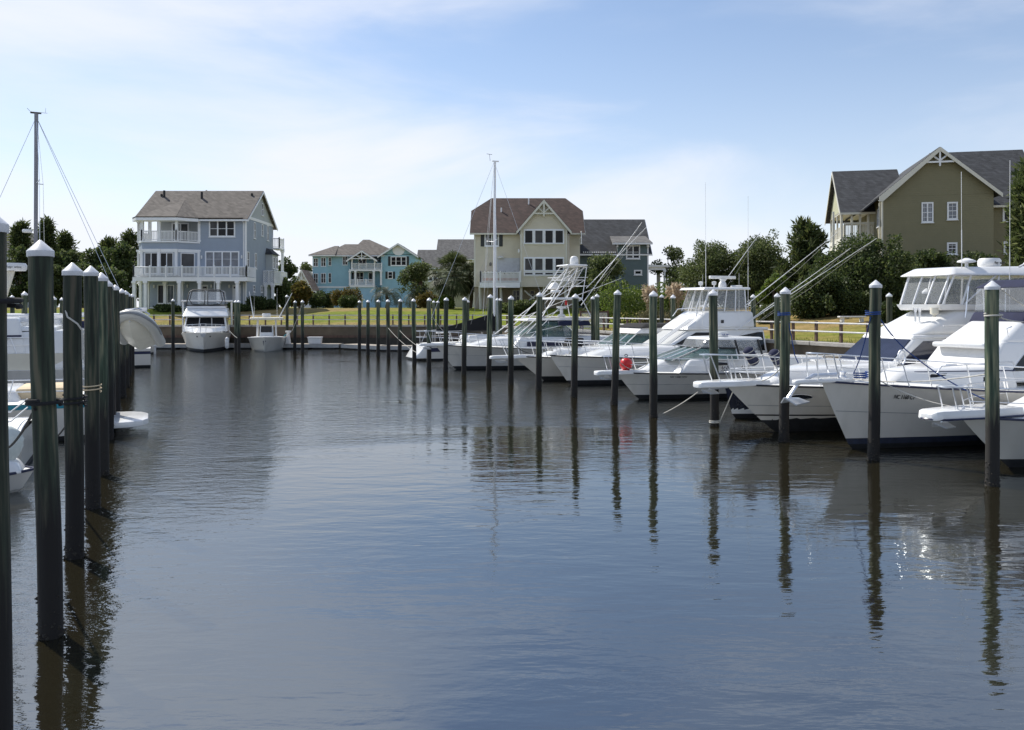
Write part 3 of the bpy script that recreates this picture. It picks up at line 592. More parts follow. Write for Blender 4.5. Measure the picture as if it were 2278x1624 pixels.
h.part('band',prism([V3((xa-.05,d-.06,0)),V3((xb_,d-.06,0)),V3((xc+.05,d+.52,0)),V3((xd,d+.52,0)),V3((xd,d+.62,0)),V3((xa,d+2,0))],zb-.1,zb+.2),'trim_white')
def hip(x0,x1,ya,yb,ze_,zr_,rx0,rx1,ov,mt):
    ym=(ya+yb)/2; a,b,c,e_=V3((x0-ov,ya-ov,ze_)),V3((x1+ov,ya-ov,ze_)),V3((x1+ov,yb+ov,ze_)),V3((x0-ov,yb+ov,ze_)); r0,r1=V3((rx0,ym,zr_)),V3((rx1,ym,zr_))
    h.roof([[a,b,r1,r0],[b,c,r1],[c,e_,r0,r1],[e_,a,r0]],mt,.2)
    h.box('gutter',x0-ov,x1+ov,ya-ov-.14,ya-ov,ze_-.2,ze_+.02,h.trim)
rz=lambda zy,dd: fz(ZH2(0,zy)[1],dd)
hip(xa,xb_+1,d,d+9,ze,rz(303,d+4.5),X(560,d+4.5),X(600,d+4.5),.6,'roof_taupe')
hip(xc-1,xe,d+.6,d+10,ze,rz(283,d+5),X(665,d+5),X(800,d+5),.6,'roof_taupe')
hip(xd,xf-3,d+.7,d+13,ze+.1,rz(237,d+7),X(862,d+7),X(925,d+7),.5,'roof_taupe')
h.gable_y(xe,xf,d,d+9,ze+.1,rz(275,d),'roof_taupe',.6,None,'side_turq',.7)
p_=h.P(1234,345); h.part('round_vent',MB().plate([(p_.x+1.15*math.cos(k*math.pi/6),d-.02,p_.z+.95*math.sin(k*math.pi/6)) for k in range(12)],.12),'trim_white')
for q in ((335,428,384,515),(413,420,466,515),(335,588,384,692),(413,585,466,690)): h.win(*q,d,2,2,fw=.09)
a_=V3((xb_,d,0)); b_=V3((xc,d+.6,0)); t_=(b_-a_).normalized(); L_=(b_-a_).length; n2=V3((t_.y,-t_.x,0))
for zy0,zy1 in ((418,505),(583,685)): h.frame('window',L_*.22,L_*.8,Zz(zy1),Zz(zy0),lambda u,v,n:a_+t_*u+n2*n+V3((0,0,v)),1,2,'trim_white',.07,'win_dark',None)
h.win(642,410,696,500,d+.6,2,2,fw=.09); h.win(1150,408,1318,508,d,3,2,fw=.16,shut=.44); h.win(1120,568,1172,645,d,1,2,fw=.12,shut=.42)
h.win(808,412,895,495,d+2.2,2,1,fw=.15); h.win(785,575,865,680,d+2.2,2,2,fw=.1); h.win(915,578,960,680,d+2.2,1,1,fw=.1); h.win(738,575,765,655,d+2.2,1,1,fw=.08)
bz=Zz(545,d-.8); bx0,bx1=X(712,d-.8),X(1055,d-.8)
h.box('balcony_floor',bx0,bx1,d-.9,d+2.2,bz-.3,bz,'trim_white'); h.rail((bx0+.4,d-.7,bz),(bx1,d-.7,bz),1.1,.22,1.55,bal=.045)
fz0=Zz(712,d-.8); h.box('porch_floor',bx0,bx1-1.3,d-.9,d+2.2,fz0-.4,fz0,'trim_white'); h.rail((bx0,d-.7,fz0),(bx1-1.4,d-.7,fz0),1.05,.22,1.6,bal=.045)
h.box('porch_base',bx0,bx1-1.3,d-.7,d+2.2,zg-.5,fz0-.4,'side_aqua')
for zx in (718,777,972,1048): h.col(X(zx,d-.8),d-.7,fz0,bz-.3,.16)
h.gable_y(X(735),X(980),d-.8,d+6,Zz(432),Zz(352),'roof_taupe',.7,.8,None,.6)
h.col(X(740,d-.8),d-.6,bz,Zz(440),.12); h.col(X(980,d-.8),d-.6,bz,Zz(440),.12)
h.box('side_deck',X(258),xa,d-.5,d+3,Zz(740),Zz(715),'trim_white'); h.rail((X(258),d-.5,Zz(715)),(xa,d-.5,Zz(715)),1.05,.25,1.4,bal=.045); h.col(X(290),d-.4,zg,Zz(740),.18)
# --- roofs of the pale houses behind
def backhouse(label,x0,x1,ya,yb,zt,ze_,zr_,mt,wallm,ridge):
    hh=Hs('roofed_house',label,ZH2,ya,x0,3.4); hh.wall(x0,x1,ya,yb,3.0,ze_,wallm)
    if ridge=='x':
        hh.gable_x(x0,x1,ya,yb,ze_,zr_,mt,.6)
        for X_ in (x0+.1,x1-.1): hh.part('gable_wall',MB().plate([(X_,ya,ze_),(X_,yb,ze_),(X_,(ya+yb)/2,zr_-.1)],.2),wallm)
    else: hh.gable_y(x0,x1,ya,yb,ze_,zr_,mt,.6,.5,wallm)
    hh.win(*ZI(x0+2,ze_-3.2,x0+4,ze_-1.2,ya),ya,2,2,fw=.2)
    return hh
def ZI(x0,z0,x1,z1_,dd):   # world -> measured coordinates of view ZH2
    f=lambda x,z:((( CX+x*F/dd)*1.75461-1100)/.36952,((HY-(z-CH)*F/dd)*1.75461-850)/.36952)
    a=f(x0,z1_); b=f(x1,z0); return a[0],a[1],b[0],b[1]
dd=172
backhouse('low dark-roofed house peeping between the turquoise and cream houses',fx(931,dd),fx(994,dd),dd,dd+9,0,fz(592,dd),fz(556,dd+4),'roof_grey','side_lime_lit_olive','x')
dd=190
backhouse('pale yellow house with grey roof just left of the cream house',fx(975,dd),fx(1050,dd),dd,dd+12,0,fz(572,dd),fz(533,dd+6),'roof_grey','side_lime_lit_olive','x')
dd=130
backhouse('grey house behind the left pilings under the pines',fx(-20,dd),fx(51,dd),dd,dd+10,0,fz(558,dd),fz(520,dd+5),'roof_dark','side_grey','x')
dd=185
backhouse('low pink-roofed house right of the grey-blue house',fx(672,dd),fx(716,dd),dd,dd+9,0,fz(636,dd),fz(608,dd+4),'roof_pink','side_cream','x')
dd=150
backhouse('small white house with grey roof beyond the lattice landing',fx(655,dd),fx(683,dd)+.5,dd,dd+6,0,fz(632,dd),fz(602,dd+3),'roof_pink','trim_white','y')
# --- cream house with brown roof
h=Hs('cream_house','cream clapboard house with brown clipped-gable roof and white deck',ZH4,88,.0,3.4)
d=88; zg=3.1; X=lambda zx,dd=d: h.P(zx,0,dd).x; Zz=lambda zy,dd=d: h.P(0,zy,dd).z
ym=92.8; y1=97.5; db=86.6
xl,xm0,xm1,xr=X(583),X(1000,db),X(1425,db),X(1540)
ze=Zz(690); zl=Zz(1205)
h.wall(xl,xr,d,y1,zl,ze,'side_cream'); h.wall(xm0,xm1,db,d+.5,Zz(1205,db),ze+.1,'side_cream','bay_wall')
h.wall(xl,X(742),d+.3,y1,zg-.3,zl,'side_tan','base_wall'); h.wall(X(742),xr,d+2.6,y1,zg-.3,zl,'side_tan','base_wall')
h.win(930,1235,995,1345,d+2.6,2,2,fw=.07,mt='trim_cream'); h.win(1085,1235,1130,1310,d+2.6,1,2,fw=.07,mt='trim_cream')
zr=fz(ZH4(0,408)[1],ym); sl=(zr-ze)/(ym-d); lo=ze-.5*sl
xrl,xrr=X(742,ym),X(1405,ym); xl0,xr0=xl-.45,xr+.5
zc=fz(ZH4(0,522)[1],90.5); yc=d+(zc-ze)/sl
A,B,C,D,E1,F1=V3((xl0,d-.5,lo)),V3((xr0,d-.5,lo)),V3((xr0,yc,zc)),V3((xrr,ym,zr)),V3((xrl,ym,zr)),V3((xl0,yc,zc))
yc2=2*ym-yc; ye2=2*ym-d+.5
h.roof([[A,B,C,D,E1,F1],[V3((xr0,ye2,lo)),V3((xl0,ye2,lo)),V3((xl0,yc2,zc)),E1,D,V3((xr0,yc2,zc))],[C,V3((xr0,yc2,zc)),D],[V3((xl0,yc2,zc)),F1,E1]],'roof_brown')
for X_,m_ in ((xl+.1,'side_cream'),(xr-.1,'side_cream')):
    h.part('gable_wall',MB().plate([(X_,d,ze),(X_,2*ym-d,ze),(X_,yc2,zc-.15),(X_,yc,zc-.15)],.2),m_)
h.box('gutter',xl0,xm0-.4,d-.6,d-.48,lo-.14,lo+.03,'trim_cream'); h.box('gutter',xm1+.4,xr0,d-.6,d-.48,lo-.14,lo+.03,'trim_cream')
for sgx in (xr0+.02,):
    h.part('rake_board',MB().plate([(sgx,d-.5,lo-.2),(sgx,yc,zc-.2),(sgx,yc,zc+.02),(sgx,d-.5,lo+.02)],.06),'trim_cream')
    h.part('rake_board',MB().plate([(sgx,ye2,lo-.2),(sgx,yc2,zc-.2),(sgx,yc2,zc+.02),(sgx,ye2,lo+.02)],.06),'trim_cream')
tr=h.trim; h.trim='trim_cream'
h.gable_y(xm0,xm1,db,ym-.5,ze+.1,Zz(420,db)-.05,'roof_brown',.42,.42,'side_cream',.42); h.trim=tr
h.box('corner_board',xl-.03,xl+.14,d-.03,d+.14,zl,ze,'trim_cream')
for zx in (1008,1418): x=X(zx,db); h.box('corner_board',x-.09,x+.09,db-.03,db+.1,Zz(1205,db),ze,'trim_cream')
h.win(676,708,806,840,d,2,2,fw=.13,muntin=(3,2),shut=.38)
def fourwin(y0_,y1_,low):
    a,b,c,e=h.xz(1030,y0_,1398,y1_,db); h.box('window_casing',a,b,db-.05,db,c,e,'trim_white')
    for i in range(4):
        w_=(b-a)/4; u0=a+w_*i+.1; u1=a+w_*(i+1)-.1
        cc=c+(.62 if low else .12)
        h.frame('window',u0,u1,cc,e-.12,lambda u,v,n:V3((u,db-.05-n,v)),1,1,'trim_white',.05,'win_dark',None)
        if low: h.frame('window',u0,u1,c+.16,c+.42,lambda u,v,n:V3((u,db-.05-n,v)),1,1,'trim_white',.04,'win_dark',None)
fourwin(683,822,False); fourwin(936,1112,True)
h.swin(xr,1,1524,700,1535,800,1,2); h.swin(xr,1,1541,705,1550,815,1,2)
a,b,c,e=h.xz(790,945,995,1075,d); h.box('sliding_door',a,b,d-.06,d,c,e,'blind')
# deck
yd=86.2; a,b=X(632,yd),xm0-.03; zd=Zz(1165,yd); h.box('deck_floor',a,b,yd,d,zd-.55,zd,'trim_white'); h.rail((a+.08,yd+.08,zd),(b,yd+.08,zd),1.05,.125,2.1); h.rail((a+.08,yd+.08,zd),(a+.08,d,zd),1.05,.125,3)
h.box('flower_box',a+.3,b-.2,yd+.2,yd+.42,zd+.2,zd+.45,'terracotta'); 
m=MB(); rnd=random.Random(5)
for k in range(260):
    p_=V3((rnd.uniform(a+.2,b-.1),yd+.1+rnd.uniform(-.05,.2),zd+1.0+rnd.uniform(-.1,.18))); q=V3((rnd.uniform(-1,1),rnd.uniform(-1,1),rnd.uniform(-1,1)))*.09; m.add([p_,p_+q,p_+q.cross(V3((.3,.6,.7)))],[(0,1,2)])
o=h.part('rail_garland',m,'leaf_autumn'); o['kind']='stuff'
for zx in (642,832,1008,1215,1410):
    x=X(zx,86.8); h.part('pier',MB().tube([(x,86.9 if zx<1100 else db+.3,zg-.5),(x-(.12 if zx<900 else 0),86.9 if zx<1100 else db+.3,Zz(1200))],.13,4),'trim_cream')
for p0,p1 in (((1035,1240),(1150,1335)),((1075,1335),(1200,1235)),((1240,1240),(1330,1310))):
    h.part('brace',MB().tube([h.P(*p0,87.2),h.P(*p1,87.2)],.08,4),'trim_cream')
p_=h.P(822,940,d); h.part('wall_lamp',MB().lathe([(.3,-.1),(.34,0),(.2,.1)],10,(p_.x,d-.3,p_.z)),'plastic_white')
for zx,zy in ((730,1000),(986,882)):
    p_=h.P(zx,zy,d if zx<900 else db); h.part('wall_lamp',MB().lathe([(.03,-.2),(.1,-.15),(.1,.1),(.03,.2)],8,(p_.x,p_.y-.14,p_.z)),'shutter_black' if zx<900 else 'plastic_white')
for zx,zb,yy,L in ((828,530,90.6,.55),(1076,465,91.8,.75)):
    p_=h.P(zx,zb,yy); zs=ze+sl*(yy-d); h.part('vent_pipe',MB().tube([(p_.x,yy,zs-.1),(p_.x,yy,zs+L)],.075,8),'plastic_white')
# --- dark teal house
h=Hs('teal_house','dark teal house with charcoal roof, shed dormer and side porch',ZH5,96,12.,3.4)
d=96; zg=3.0; X=lambda zx,dd=d: h.P(zx,0,dd).x; Zz=lambda zy,dd=d: h.P(0,zy,dd).z
xl,xr=X(60),X(765); ze=Zz(535); ym=101.5; zr=fz(ZH5(0,253)[1],ym)
h.wall(xl,xr,d+.7,106,zg,ze+.2,'side_teal'); h.gable_x(xl,xr+.1,d+.7,106,ze+.25,zr,'roof_dark',.7,oh=.35)
h.part('gable_wall',MB().plate([(xr-.1,d+.7,ze),(xr-.1,106,ze),(xr-.1,ym+.8,zr-.2)],.2),'side_teal')
h.wall(X(490),xr+.03,d,d+3,zg,Zz(462),'side_teal','dormer_wall'); a,b=X(437),X(798)
h.roof([[(a,d-.6,Zz(462)-.05),(b,d-.6,Zz(462)-.05),(b-.35,d+3.2,Zz(395,d+3.2)),(a+.1,d+3.2,Zz(395,d+3.2))]],'roof_grey',.16); h.box('gutter',a,b,d-.68,d-.58,Zz(462)-.2,Zz(462),'trim_white')
for x0_,x1_ in ((478,492),(752,772)): h.box('corbel',X(x0_),X(x1_),d-.3,d+.02,Zz(500),Zz(462)-.1,'trim_white')
h.box('corner_board',xr-.1,xr+.06,d-.03,d+.12,zg,Zz(500),'trim_white')
h.win(565,480,692,606,d,2,2,fw=.14); h.win(637,704,710,751,d,1,1,fw=.16)
m=MB()
for k in range(18): x=X(180+k*17,d); m.box(x-.05,x+.05,d-.1,d+.6,ze-.2,ze-.05)
h.part('rafter_tails',m,'trim_white')
px0,px1=xr+.1,X(930); pz=Zz(668); 
h.box('porch_roof',px0,px1+.4,d+.3,d+4.5,pz-.1,pz+.12,'trim_white'); h.box('porch_beam',px0,px1,d+.5,d+.7,pz-.45,pz-.1,'trim_white')
for x,y in((px1-.1,d+.6),(px1-.1,d+4),(px0+1.7,d+4)): h.col(x,y,zg,pz-.45,.1)
h.box('porch_floor',px0,px1,d+.3,d+4.5,zg-.2,zg+.6,'trim_white'); h.rail((px0,d+.6,zg+.6),(px1,d+.6,zg+.6),.95,.14,2.5); h.rail((px1-.1,d+.6,zg+.6),(px1-.1,d+4.3,zg+.6),.95,.14,2.5)
h.box('stair_wall',X(690),X(770),d+1,d+2,zg-1,zg+.2,'trim_white')
# --- olive house at the right
h=Hs('olive_house','large olive house with steep gable, screened porch and charcoal roofs at right',ZH6,68,fx(ZH6(693,0)[0],68),3.2,'trim_cream')
d=68; zg=2.6; X=lambda zx,dd=d: h.P(zx,0,dd).x; Zz=lambda zy,dd=d: h.P(0,zy,dd).z
xl,xr=X(693),X(1575); zr=Zz(172,d-.5); sl_=(Zz(185)-Zz(640))/(X(1148)-X(560)); xm=(xl+xr)/2
xm=X(1146); ze=zr-.1-sl_*(xm-xl)
h.wall(xl,xr,d,d+9,zg,ze,'side_olive'); 
h.gable_y(2*xm-xr,xr,d,d+12,zr-sl_*(xr-xm),zr,'roof_dark',.55,None,None,.5)
# left slope reaches lower than the right one
h.roof([[(xl-.1,d-.5,ze),(xl+.1,d-.5,ze+.13),(xl+.1,d+12,ze+.13),(xl-.1,d+12,ze)]],'roof_dark',.1)
le=X(560); h.roof([[(le,d+.6,zr-sl_*(xm-le)),(xl+.2,d+.6,zr-sl_*(xm-xl)+.1),(xl+.2,d+10,zr-sl_*(xm-xl)+.1),(le,d+10,zr-sl_*(xm-le))]],'roof_dark',.12)
h.part('rake_board',MB().plate([(X(690),d-.54,Zz(570)-.2),(xm,d-.54,zr-.28),(xm,d-.54,zr+.05),(X(690)-.4,d-.54,Zz(575)-.08)],.07),'trim_cream')
h.part('gable_wall',MB().plate([(xl,d+.15,ze-.02),(xr,d+.15,ze-.02),(xr,d+.15,zr-sl_*(xr-xm)-.05),(xm,d+.15,zr-.1)],.3),'side_olive')
zt=Zz(290); m=MB(); hw=(zr-zt)/sl_-.12; Y0=d-.46; b=.07
m.box(xm-hw,xm+hw,Y0-.02,Y0+.08,zt-b,zt+b); m.box(xm-b,xm+b,Y0-.05,Y0+.05,zt-.35,zr-.2)
for sg in(-1,1): m.tube([(xm,Y0+.02,zt+.1),(xm+sg*hw*.5,Y0+.02,zt+(zr-zt)*.5)],b,4)
h.part('gable_truss',m,'trim_white')
h.win(1012,597,1106,757,d,2,2,mt='trim_white',fw=.12,glass='win_sky',muntin=(2,4)); h.win(1214,600,1297,739,d,1,2,mt='trim_white',fw=.13,glass='win_sky',muntin=(2,4)); h.win(1213,915,1294,1010,d,1,2,mt='trim_white',fw=.14,muntin=(2,4))
h.box('corner_board',xl-.04,xl+.12,d-.03,d+.12,zg,ze,'trim_cream')
h.swin(xl,-1,627,640,655,785,1,2,mt='trim_white')
# left wing with screened porch
wl,wr=X(228,d+3)+1.0,X(592,d+3); wy0,wy1=d+3,d+11; we=fz(ZH6(0,632)[1],wy0); wz=fz(ZH6(0,343)[1],d+7)
h.gable_x(wl,xl+2.5,wy0,wy1,we,wz,'roof_dark',.45,oh=.4)
wf=fz(ZH6(0,855)[1],wy0); 
h.wall(wl,wr,wy0+.02,wy1,zg,wf-2.2,'side_olive'); h.box('porch_band',wl-.04,wr,wy0-.03,wy1,wf-1.2,wf,'trim_cream')
h.wall(wr-.01,xl+.5,d+1.5,wy1,zg,we,'side_lime_lit_olive','side_wall')  # lighter than the olive front: sunlight painted into this wall's colour
h.box('porch_ceiling',wl,wr,wy0,wy1,we-.25,we-.05,'trim_cream')
for zx in (235,305,388,455,522,588): x=X(zx,wy0); h.box('porch_post',x-.09,x+.09,wy0,wy0+.16,wf-2.2,we-.25,'trim_cream')
for y in(wy0+2,wy0+4,wy0+6,wy1-.2): h.box('porch_post',wl,wl+.16,y-.08,y+.08,wf-2.2,we-.25,'trim_cream'); h.box('porch_post',wr-.3,wr-.14,y-.08,y+.08,wf,we-.25,'side_olive')
h.box('porch_sill',wl,wr,wy0+.02,wy0+.12,wf+1.05,wf+1.2,'trim_cream'); h.rail((wl+.1,wy0+.1,wf),(wr,wy0+.1,wf),1.0,.13,9); h.rail((wl+.1,wy0+.1,wf),(wl+.1,wy1,wf),1.0,.13,9)
h.part('gable_wall',MB().plate([(wl+.1,wy0,we-.2),(wl+.1,wy1,we-.2),(wl+.1,(wy0+wy1)/2,wz-.1)],.2),'side_lime_lit_olive')  # wing gable in the same painted sunlit tone
h.box('back_screen',wl+.2,wr,wy1-.3,wy1-.2,wf,wf+.5,'side_olive')
# right wings
ry=d+2.2; h.wall(xr,X(2050),ry,d+11,zg,Zz(600,ry),'side_olive'); 
ra,rb=xm+1.2,X(1640,d+7); rz_=fz(ZH6(0,226)[1],d+7)
h.gable_x(ra,rb,ry,d+11.8,Zz(600,ry),rz_,'roof_dark',.45,oh=.05)
h.gable_x(rb,X(2150),ry+.6,d+11,Zz(600,ry)+.05,fz(ZH6(0,374)[1],d+7),'roof_dark',.45,oh=.05)
h.win(1593,612,1692,762,ry,1,2,mt='trim_white',fw=.15,glass='win_dark'); h.win(1600,915,1690,1010,ry,1,2,mt='trim_white',fw=.14)
h.part('downspout',MB().tube([(xl-.12,d-.3,ze-.1),(xl-.1,d+.4,ze-.5),(xl-.1,d+.5,zg)],.06,6),'trim_cream')

h.root.rotation_euler=(0,0,R(-13)); h.root.scale=(.91,1,1)
# ------------------------------------------------------------------ boats. local x runs from the stem aft, y athwart, z up from the water
class Boat:
    def __init__(s,name,label,cat,loc,rot,L,B,fb,fs,rake,top='hull_white',bot='bottom_black',boot=.16,bootm=None,stripe=None,flare=1.5,full=2.3,sp=1.7,group=None,deck='deck_white',rub='rubber',draft=.55,deckdrop=0.0,entry=1.55,deck_to=1.0):
        s.L,s.B,s.fb,s.fs,s.rake,s.flare,s.full,s.sp,s.entry=L,B,fb,fs,rake,flare,full,sp,entry
        s.root=r=thing(name,label,cat,(loc[0],loc[1],0),rot,group)
        S=[0,.012,.03,.055,.09,.13,.18,.24,.3,.37,.45,.54,.63,.72,.81,.9,.96,1.0]
        def band(nm,mt,levs,transom=False):
            m=MB()
            for sg in(-1,1): m.loft([[s.pt(q,lv,sg) for lv in levs] for q in S],closed=False)
            ring=[s.pt(1,lv,-1) for lv in levs]+[s.pt(1,lv,1) for lv in reversed(levs)]
            m.add(ring,[tuple(range(len(ring)))])
            o=link(nm,m.mesh(nm,mt,smooth=42),r); return o
        bz=('z',boot)
        s.hullo=band('hull',top,[('z',boot*(1 if not bootm else 1)),('t',.25),('t',.4),('t',.55),('t',.7),('t',.82),('t',.92),('t',1)])
        if bootm:
            band('boot_stripe',bootm,[('z',boot*.45),('z',boot)]); band('hull_bottom',bot,[('k',0),('w',0),('z',boot*.45)])
        else: band('hull_bottom',bot,[('k',0),('w',0),('z',boot)])
        if stripe:
            m=MB()
            for sg in(-1,1):
                secs=[]
                for q in S:
                    a=s.pt(q,('t',stripe[1]),sg); b=s.pt(q,('t',stripe[2]),sg); n_=V3((0,sg*.008,0)); secs.append([a+n_,b+n_])
                m.loft(secs,closed=False)
            link('hull_stripe',m.mesh('hull_stripe',stripe[0]),r)
        # deck with camber
        m=MB(); secs=[]
        for q in S:
            if q>deck_to: break
            a=s.pt(q,('t',1),-1); b=s.pt(q,('t',1),1); h=abs(a.y)*.06; a.z-=deckdrop; b.z-=deckdrop
            secs.append([a.lerp(b,u)+V3((0,0,h*(1-(2*u-1)**2)-.012)) for u in(0.0,.2,.4,.5,.6,.8,1.0)])
        m.loft(secs,closed=False); link('deck',m.mesh('deck',deck,smooth=60),r)
        if rub:
            for sg in(-1,1): s.tube('rub_rail',rub,[s.pt(q,('t',.985),sg)+V3((0,sg*.012,0)) for q in S],.028)
    def crease(s,t,mt='strake_grey',r=.007):
        for sg in(-1,1): s.tube('hull_crease',mt,[s.pt(q,('t',t),sg)+V3((0,sg*.003,0)) for q in(.004,.03,.06,.1,.15,.22,.3,.4,.5,.65,.8,1)],r,4)
    def sheer(s,q): return s.fs+(s.fb-s.fs)*(1-q)**s.sp
    def shb(s,q):
        u=min(q/.62,1); return s.B/2*(1-(1-u)**s.full)*(1-.1*max(0,(q-.6)/.4)**2)
    def wlb(s,q):
        u=min(q/.85,1); return .88*s.B/2*(1-(1-u)**s.entry)*(1-.06*max(0,(q-.6)/.4)**2)
    def pt(s,q,lv,sg):
        k,v=lv; sh=s.sheer(q); e=(1-q)**2.2
        if k=='k': return V3((q*s.L+e*(s.rake+.5),0,-.45))
        if k=='w': return V3((q*s.L+e*(s.rake+.15),sg*s.wlb(q)*.95,-.08))
        t=v if k=='t' else v/sh
        if k=='t': t=max(t,.001)
        return V3((q*s.L+e*s.rake*(1-t)**1.05,sg*(s.wlb(q)+(s.shb(q)-s.wlb(q))*max(t,0)**s.flare),t*sh))
    def edge(s,x,sg,inset=.08):    # a point on the deck edge
        q=max(0,min(1,x/s.L)); p_=s.pt(q,('t',1),sg); p_.y=sg*max(0,abs(p_.y)-inset); return p_
    def tube(s,name,mt,pts,r,n=6,parent=None,r1=None): return link(name,MB().tube(pts,r,n,r1=r1).mesh(name,mt,smooth=60),parent or s.root)
    def frus(s,name,mt,x0,x1,z0,X0,X1,z1,w0,w1,W0,W1,bevel=.06,segs=3,yc=0,smooth=40,zb=None,zt=None):
        z0a,z0b=(z0,z0) if zb is None else (z0,zb); z1a,z1b=(z1,z1) if zt is None else (z1,zt)
        c=[V3((x0,yc-w0,z0a)),V3((x1,yc-w1,z0b)),V3((x1,yc+w1,z0b)),V3((x0,yc+w0,z0a)),V3((X0,yc-W0,z1a)),V3((X1,yc-W1,z1b)),V3((X1,yc+W1,z1b)),V3((X0,yc+W0,z1a))]
        o=link(name,MB().hexa(c).mesh(name,mt,smooth=smooth,bevel=bevel,segs=segs),s.root); o_c=c; s.c=c; return c
    def face(s,c,f):
        return {'near':(c[0],c[1],c[5],c[4]),'far':(c[2],c[3],c[7],c[6]),'front':(c[3],c[0],c[4],c[7]),'aft':(c[1],c[2],c[6],c[5])}[f]
    def fp(s,c,f,u,v):
        a,b,d_,e_=s.face(c,f); return (a.lerp(b,u)).lerp(e_.lerp(d_,u),v)
    def win(s,c,f,u0,u1,v0,v1,mt,name='window',th=.03,frame=None,sk=(0,0)):
        pts=[s.fp(c,f,u0,v0),s.fp(c,f,u1,v0),s.fp(c,f,u1+sk[1],v1),s.fp(c,f,u0+sk[0],v1)]
        o=link(name,MB().plate(pts,th).mesh(name,mt),s.root)
        if frame: link('window_frame',MB().tube(pts+[pts[0]],.016,5).mesh('window_frame',frame),o)
        return o
    def box(s,name,mt,x0,x1,y0,y1,z0,z1,bevel=.02,segs=2): return link(name,MB().box(x0,x1,y0,y1,z0,z1).mesh(name,mt,bevel=bevel,segs=segs,smooth=40),s.root)
    def plate(s,name,mt,pts,th=.03,bevel=0,parent=None): return link(name,MB().plate(pts,th).mesh(name,mt,bevel=bevel,segs=2,smooth=40 if bevel else None),parent or s.root)
    def rail(s,x0,x1,h0,h1,n,front=None,mid=True,inset=.1,lean=.2,r=.019):
        # bow rail round both sides; front = how far the loop runs ahead of the stem
        tops=[]
        for sg in(-1,1):
            row=[]
            for i in range(n+1):
                x=x0+(x1-x0)*i/n; e=s.edge(x,sg,inset); hh=h0+(h1-h0)*i/n; row.append((e,e+V3((-lean,0,hh))))
            tops.append(row)
        loop=[t for b,t in reversed(tops[0])]
        if front is not None:
            z=tops[0][0][1].z+.03; w_=.22; loop+=[V3((-front*.6,-w_,z)),V3((-front,-w_*.5,z)),V3((-front,w_*.5,z)),V3((-front*.6,w_,z))]
        loop+=[t for b,t in tops[1]]
        o=s.tube('bow_rail','steel',loop,r)
        if mid:
            for k,row in enumerate(tops): s.tube('lifeline','steel',[b.lerp(t,.52) for b,t in row],r*.6,5,parent=o)
        for row in tops:
            for b,t in row: s.tube('stanchion','steel',[b,t],r*.85,5,parent=o)
        if front is not None:
            for sg in(-1,1): s.tube('stanchion','steel',[V3((-.25,sg*.18,s.fb)),V3((-front*.8,sg*.17,tops[0][0][1].z+.02))],r*.85,5,parent=o)
        return o
    def pulpit(s,ln,z,w0=.34,w1=.2,th=.11,mt='gelcoat',stripe=None,back=.9,anchor=True):
        secs=[]
        for x,w_,t_ in((back,w0*1.1,th),(0.1,w0,th),(-ln*.8,w1,th),(-ln*.95,w1*.8,th*.9),(-ln,w1*.45,th*.6)):
            secs.append([V3((x,-w_,z)),V3((x,-w_*.9,z+t_)),V3((x,w_*.9,z+t_)),V3((x,w_,z)),V3((x,w_*.8,z-.03)),V3((x,-w_*.8,z-.03))])
        o=link('bow_pulpit',MB().loft(secs).mesh('bow_pulpit',mt,smooth=30,bevel=.015),s.root)
        if stripe:
            s.plate('pulpit_stripe',stripe,[],.01) if False else s.tube('pulpit_stripe',stripe,[V3((back,-w0*1.12,z)),V3((0.1,-w0-.01,z)),V3((-ln*.8,-w1-.01,z)),V3((-ln,-w1*.4,z)),V3((-ln,w1*.4,z)),V3((-ln*.8,w1+.01,z)),V3((.1,w0+.01,z))],.022,5,parent=o)
        if anchor:
            m=MB(); m.tube([(.1,0,z-.05),(-ln*.55,0,z-.09)],.03,6); m.plate([(-ln*.8,-.02,z-.1),(-ln*.62,-.17,z-.2),(-ln*.3,-.14,z-.2),(-ln*.36,0,z-.12)],.025); m.plate([(-ln*.8,.02,z-.1),(-ln*.62,.17,z-.2),(-ln*.3,.14,z-.2),(-ln*.36,0,z-.12)],.025)
            link('anchor',m.mesh('anchor','steel'),s.root)
        return o
    def cleat(s,x,sg):
        p_=s.edge(x,sg,.16); m=MB().tube([p_+V3((-.12,0,.06)),p_+V3((.12,0,.06))],.014,5); m.tube([p_+V3((-.03,0,0)),p_+V3((-.03,0,.06))],.012,5); m.tube([p_+V3((.03,0,0)),p_+V3((.03,0,.06))],.012,5); link('cleat',m.mesh('cleat','steel'),s.root)
    def radar(s,x,y,z,r=.3,h=.2,text=None,col='ink'):
        o=link('radar_dome',MB().lathe([(r*.9,0),(r,h*.25),(r,h*.75),(r*.86,h)],20,(x,y,z)).mesh('radar_dome','plastic_white',smooth=40),s.root)
        if text: s.text(text,(x-r*.62,y-r*.98 if s.near<0 else y+r*.98,z+h*.33),h*.42,o,col,name='lettering')
        return o
    near=-1
    def text(s,body,pos,size,parent=None,mt='ink',ax=None,up=None,name='lettering',ext=.004,xs=1):
        cu=bpy.data.curves.new('txt','FONT'); cu.body=body; cu.size=size; cu.extrude=ext
        t=bpy.data.objects.new('txt',cu); COL.objects.link(t); bpy.context.view_layer.update()
        me=bpy.data.meshes.new_from_object(t.evaluated_get(bpy.context.evaluated_depsgraph_get())); bpy.data.objects.remove(t)
        me.materials.clear(); me.materials.append(M[mt]); o=link(name,me,parent or s.root)
        ax=V3(ax or ((1,0,0) if s.near<0 else (-1,0,0))).normalized(); up=V3(up or (0,0,1)).normalized(); n_=ax.cross(up).normalized(); up=n_.cross(ax)
